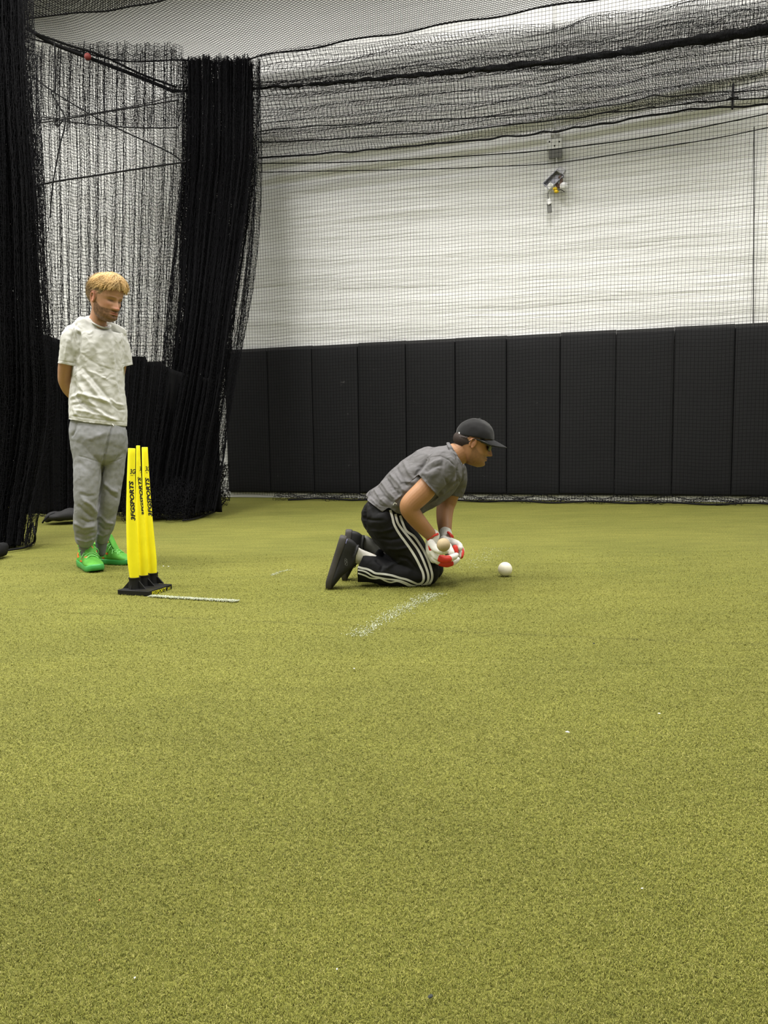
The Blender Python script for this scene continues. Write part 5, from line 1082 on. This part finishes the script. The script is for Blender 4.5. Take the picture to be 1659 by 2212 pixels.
# sunglasses
GLS = mat('dark_lens', (0.006, 0.007, 0.006), .25, .4); FRM = mat('black_frame', (0.008, 0.008, 0.008), .35, .5)
sg = bpy.data.objects.new('sunglasses', None); COL.objects.link(sg); sg.location = Vector(P(1050, 958, 4.2)); sg.parent = kn; sg.matrix_parent_inverse = world_of(kn).inverted(); sg.empty_display_size = .05
for sx in (-1, 1):
    V = []; F = []; m_, n_ = 10, 8
    for i in range(m_+1):
        for j in range(n_+1):
            u = -1+2*i/m_; v = -1+2*j/n_; sc_ = 1-.12*v*v*0; x_ = sx*(.165+.135*u*(1-.15*v*v)); zz = -.005+.10*v*(1-.18*u*u); yy = .445-.42*max(0, abs(x_)-.04)**1.7*2.2-.02*v*v; V.append((x_, yy, zz))
    V = np.array(V); n0 = len(V); V2 = V-np.array([0, .018, 0]); VV = np.vstack([V, V2])*h2; ix = np.arange(n0).reshape(m_+1, n_+1)
    for i in range(m_):
        for j in range(n_): F += [(ix[i, j], ix[i+1, j], ix[i+1, j+1], ix[i, j+1]), tuple(int(q)+n0 for q in (ix[i, j+1], ix[i+1, j+1], ix[i+1, j], ix[i, j]))]
    bd = [ix[i, 0] for i in range(m_+1)]+[ix[m_, j] for j in range(1, n_+1)]+[ix[i, n_] for i in range(m_-1, -1, -1)]+[ix[0, j] for j in range(n_-1, 0, -1)]
    for k in range(len(bd)): a, b = int(bd[k]), int(bd[(k+1) % len(bd)]); F.append((a, b, b+n0, a+n0))
    link('lens', mesh_np('lens', X(VV, Hm2n), F), GLS, sg)
    mb = MB(); rim = [VV[int(i)] for i in bd[:m_+1]]+[VV[int(bd[-1])]]; mb.add(*tube([VV[int(i)] for i in bd[m_+n_:2*m_+n_+1]], .0028, 6, 2)); mb.xf(Hm2n)
    tp = X(np.array([(sx*.30, .33, .025), (sx*.345, .22, .045), (sx*.362, .08, .06), (sx*.37, -.04, .055), (sx*.365, -.10, .01), (sx*.35, -.13, -.04)])*h2, Hm2n); mb.add(*tube(list(tp), [.008, .007, .0055, .0035, .003, .0025], 8, 5)); mb.obj('temple', FRM, sg)
# nape hair
HAIR2 = mat('dark_brown_hair', (0.028, 0.018, 0.014), .7, .3, bump=(400, .8, .002))
mb = MB(); V, F = ellipsoid(np.array([0, -.10, -.02])*h2, np.array([.332, .378, .25])*h2, None, 44, 30)
keep = V[:, 1] < .06*h2; V[~keep] *= np.array([.6, .5, .6])
low = V[:, 2] < -.20*h2; V[low] *= .8; mb.add(X(V, Hm2n), F)
link('hair', mb.mesh('hair'), HAIR2, kn)
# gloves ---------------------------------------------------------
GLW = mat('white_glove_leather', (0.74, 0.73, 0.68), .55, .35, bump=(120, .25, .002)); GLR = mat('red_glove_padding', (0.62, 0.035, 0.02), .5, .4, bump=(60, .2, .002)); 
def K(x, y, Y): return P(x, y, Y)
def glove(parts, pads, label):
    g = bpy.data.objects.new('glove', None); COL.objects.link(g); g.location = Vector(parts[0][0][0]); g.parent = kn; g.matrix_parent_inverse = world_of(kn).inverted(); g.empty_display_size = .05
    mb = MB()
    for p in parts: mb.add(*loft([(np.array(c), a, b) for c, a, b in p], (0, 1, 0), 18, 6))
    me = remesh(mb, .0022, 2, .45, 'shell'); wrinkle(me, 45, .0018, 3); link('shell', me, GLW, g)
    for p in pads: mb = MB(); mb.add(*loft([(np.array(c), a, b) for c, a, b in p], (0, 1, 0), 16, 6)); me = mb.mesh('padding'); link('padding', me, GLR, g)
    return g
px = 4.1/FPX
def Sx(x, y, Y, a, b=None): return (P(x, y, Y), a*px, (b if b else a)*px)
# near (lower) glove: cuff, palm with the back of the hand to the left, fingers curling under to the right
near = [[Sx(935, 1158, 4.06, 15, 15), Sx(932, 1172, 4.06, 15, 13), Sx(932, 1188, 4.06, 17, 12.5), Sx(938, 1204, 4.07, 17, 12)],
        [Sx(934, 1190, 4.005, 7, 8), Sx(944, 1202, 3.99, 7.5, 8.5), Sx(962, 1208, 3.99, 7, 8), Sx(980, 1203, 4.0, 6.5, 7.0), Sx(986, 1199, 4.01, 5.5, 5.5)],
        [Sx(934, 1199, 4.045, 7, 8), Sx(945, 1211, 4.03, 7.5, 8), Sx(964, 1216.5, 4.03, 7, 7.6), Sx(982, 1213, 4.04, 6.5, 6.5), Sx(989, 1208, 4.05, 5.5, 5.2)],
        [Sx(936, 1200, 4.085, 7, 8), Sx(950, 1213, 4.08, 7.2, 8), Sx(968, 1216, 4.08, 6.8, 7.2), Sx(984, 1210, 4.09, 6, 6), Sx(990, 1204, 4.1, 5, 5)],
        [Sx(936, 1196, 4.12, 6.5, 7), Sx(950, 1209, 4.12, 6.5, 7), Sx(966, 1212, 4.12, 6, 6.5), Sx(980, 1206, 4.13, 5.5, 5.5)],
        [Sx(930, 1172, 4.01, 7, 8), Sx(940, 1184, 3.97, 7.5, 8), Sx(953, 1191, 3.95, 7, 7.5), Sx(963, 1190, 3.945, 6, 6)]]
npads = [[Sx(929.5, 1171, 4.012, 6, 5), Sx(930.5, 1180, 4.0, 6.4, 5.6), Sx(932, 1190, 4.005, 5, 4.5)],
         [Sx(951, 1205.5, 3.985, 8, 8.8), Sx(960, 1208.5, 3.983, 8.3, 8.6), Sx(969, 1207.5, 3.985, 7.4, 8.0)],
         [Sx(952, 1214.5, 4.03, 8, 8.6), Sx(964, 1217.5, 4.03, 8, 8.2), Sx(974, 1216, 4.032, 7.2, 7.4)],
         [Sx(955, 1214.5, 4.08, 8, 8.4), Sx(968, 1217, 4.08, 7.4, 7.8), Sx(976, 1214, 4.085, 7, 7)],
         [Sx(925, 1164, 4.05, 10, 3.0), Sx(933, 1157, 4.045, 13, 3.6), Sx(944, 1153.5, 4.05, 11, 3.0)]]
glove(near, npads, None)
far = [[Sx(962, 1152, 4.27, 15, 15), Sx(962, 1166, 4.24, 17, 15), Sx(966, 1180, 4.21, 19, 16), Sx(972, 1190, 4.19, 18, 14)],
       [Sx(966, 1168, 4.17, 8, 9), Sx(980, 1172, 4.12, 8, 8), Sx(991, 1177, 4.09, 7.2, 7.2), Sx(994, 1184, 4.065, 6, 6)],
       [Sx(970, 1176, 4.20, 8, 9), Sx(987, 1180, 4.16, 8, 8), Sx(997, 1188, 4.12, 7, 7), Sx(993, 1200, 4.085, 6, 6)],
       [Sx(970, 1184, 4.21, 8, 9), Sx(985, 1190, 4.17, 8, 8), Sx(991, 1199, 4.13, 7, 7), Sx(986, 1207, 4.10, 6, 6)],
       [Sx(968, 1190, 4.21, 8, 8), Sx(978, 1197, 4.17, 7.4, 7.4), Sx(982, 1204, 4.14, 6.5, 6.5), Sx(978, 1208, 4.12, 5.5, 5.5)],
       [Sx(958, 1165, 4.16, 9, 9), Sx(963, 1176, 4.08, 9, 10), Sx(970, 1186, 4.04, 8, 9), Sx(975, 1193, 4.02, 6.5, 7)]]
fpads = [[Sx(995.5, 1184, 4.113, 6.5, 5.4), Sx(998, 1192, 4.105, 6.8, 5.2), Sx(996.5, 1202, 4.085, 6.2, 4.6)],
         [Sx(983, 1183, 4.062, 7.5, 6.2), Sx(984, 1191, 4.058, 7.8, 6.4), Sx(984, 1200, 4.058, 7, 5.8)],
         [Sx(970, 1152, 4.215, 10, 3.4), Sx(976, 1158, 4.20, 10, 3.2)]]
glove(far, fpads, None)
# tan ball just meeting the gloves
TANB = mat('scuffed_tan_ball', (0.42, 0.33, 0.20), .7, .3, bump=(90, .2, .001), var=(30, .1))
mb = MB(); c = P(958, 1177, 3.905); mb.add(*ellipsoid(c, (.034, .034, .034), None, 32, 20)); tag(mb.obj('ball', TANB), 'scuffed tan ball meeting the red and white gloves of the kneeling player', 'ball')
print('kneeler done')
# ================================================================ blades of the artificial turf, seen singly near the camera
def blades():
    rng = np.random.default_rng(12); Y0, Y1 = .80, 5.4
    n = 980000; u = rng.uniform(0, 1, n); Y = Y0*(Y1/Y0)**u          # density falls with distance
    xf = rng.uniform(-1, 1, n); X_ = xf*.80*Y; edge_ok = rng.uniform(0, 1, n) < np.clip((1-np.abs(xf))/.25, 0, 1)
    k = .50*Y**.42; a = rng.uniform(0, 2*PI, n); ln = rng.uniform(.004, .011, n)*k; wd_ = rng.uniform(.0005, .0010, n)*k; z0 = rng.uniform(.0, .004, n); hz = rng.uniform(.001, .0048, n)
    seam_y = 2.86+(X_+1.4)*(-.10); ds = np.abs(Y-seam_y); keep = edge_ok & (rng.uniform(0, 1, n) < np.clip((5.4-Y)/2.2, 0, 1)**.7); keep &= (ds > .006) | (rng.uniform(0, 1, n) < .25)
    seam2 = 3.42+(X_+1.6)*(-.02); keep &= (np.abs(Y-seam2) > .004) | (rng.uniform(0, 1, n) < .5)
    X_, Y, a, ln, wd_, z0, hz, k = [q[keep] for q in (X_, Y, a, ln, wd_, z0, hz, k)]; n = len(X_)
    d = np.stack([np.cos(a), np.sin(a), 0*a], 1); s = np.stack([-np.sin(a), np.cos(a), 0*a], 1); bend = rng.normal(0, .5, n)[:, None]
    B = np.stack([X_, Y, z0], 1); Mi = B+d*ln[:, None]*.5+s*(bend*ln[:, None]*.25)+np.array([0, 0, 1.])*hz[:, None]; T = B+d*ln[:, None]+s*(bend*ln[:, None])+np.array([0, 0, 1.])*(hz*rng.uniform(.1, 1.1, n))[:, None]
    w = s*wd_[:, None]+np.array([0, 0, 1.])*(rng.normal(0, .5, n)*wd_)[:, None]
    V = np.stack([B-w, B+w, Mi-w, Mi+w, T-w*.4, T+w*.4], 1).reshape(-1, 3); i = np.arange(n)[:, None]*6
    F = np.concatenate([i+np.array([[0, 1, 3, 2]]), i+np.array([[2, 3, 5, 4]])])
    pal = np.array([[.080, .088, .013], [.118, .121, .019], [.155, .155, .028], [.195, .187, .042], [.245, .228, .075]]); c = pal[rng.choice(5, n, p=[.13, .25, .31, .21, .10])]; mean = np.array([.165, .162, .031]); c = mean+(c-mean)*np.clip((4.8-Y)/3, .2, 1)[:, None]; c = c*np.array([1.27, 1.29, 1.16]); sl = np.array([G(-200, 1306), G(0, 1316), G(260, 1331), G(600, 1346), G(900, 1362), G(1659, 1396), G(1900, 1408)])[:, :2]; dS, _ = seg_dist(np.stack([X_, Y], 1), sl); c = c*(1-.55*np.exp(-(dS/.007)**2)-.12*np.exp(-(dS/.035)**2))[:, None]
    c = c*rng.uniform(.85, 1.15, (n, 1))*(1+.10*np.sin(X_*5.1+2*np.sin(Y*3.3))*np.sin(Y*4.7+1.5*np.sin(X_*2.9)))[:, None]; C = np.concatenate([np.repeat(c, 6, 0), np.ones((n*6, 1))], 1)
    me = mesh_np('turf_blades', V, F); paint(me, C); m = mat('turf_blade', (.1, .1, .02), .75, .25, vcol=True)
    o = link('artificial_grass', me, m, smooth=False); tag(o, 'short curled green and straw blades of the artificial turf', 'artificial grass', kind='stuff')
blades()
print('turf done')
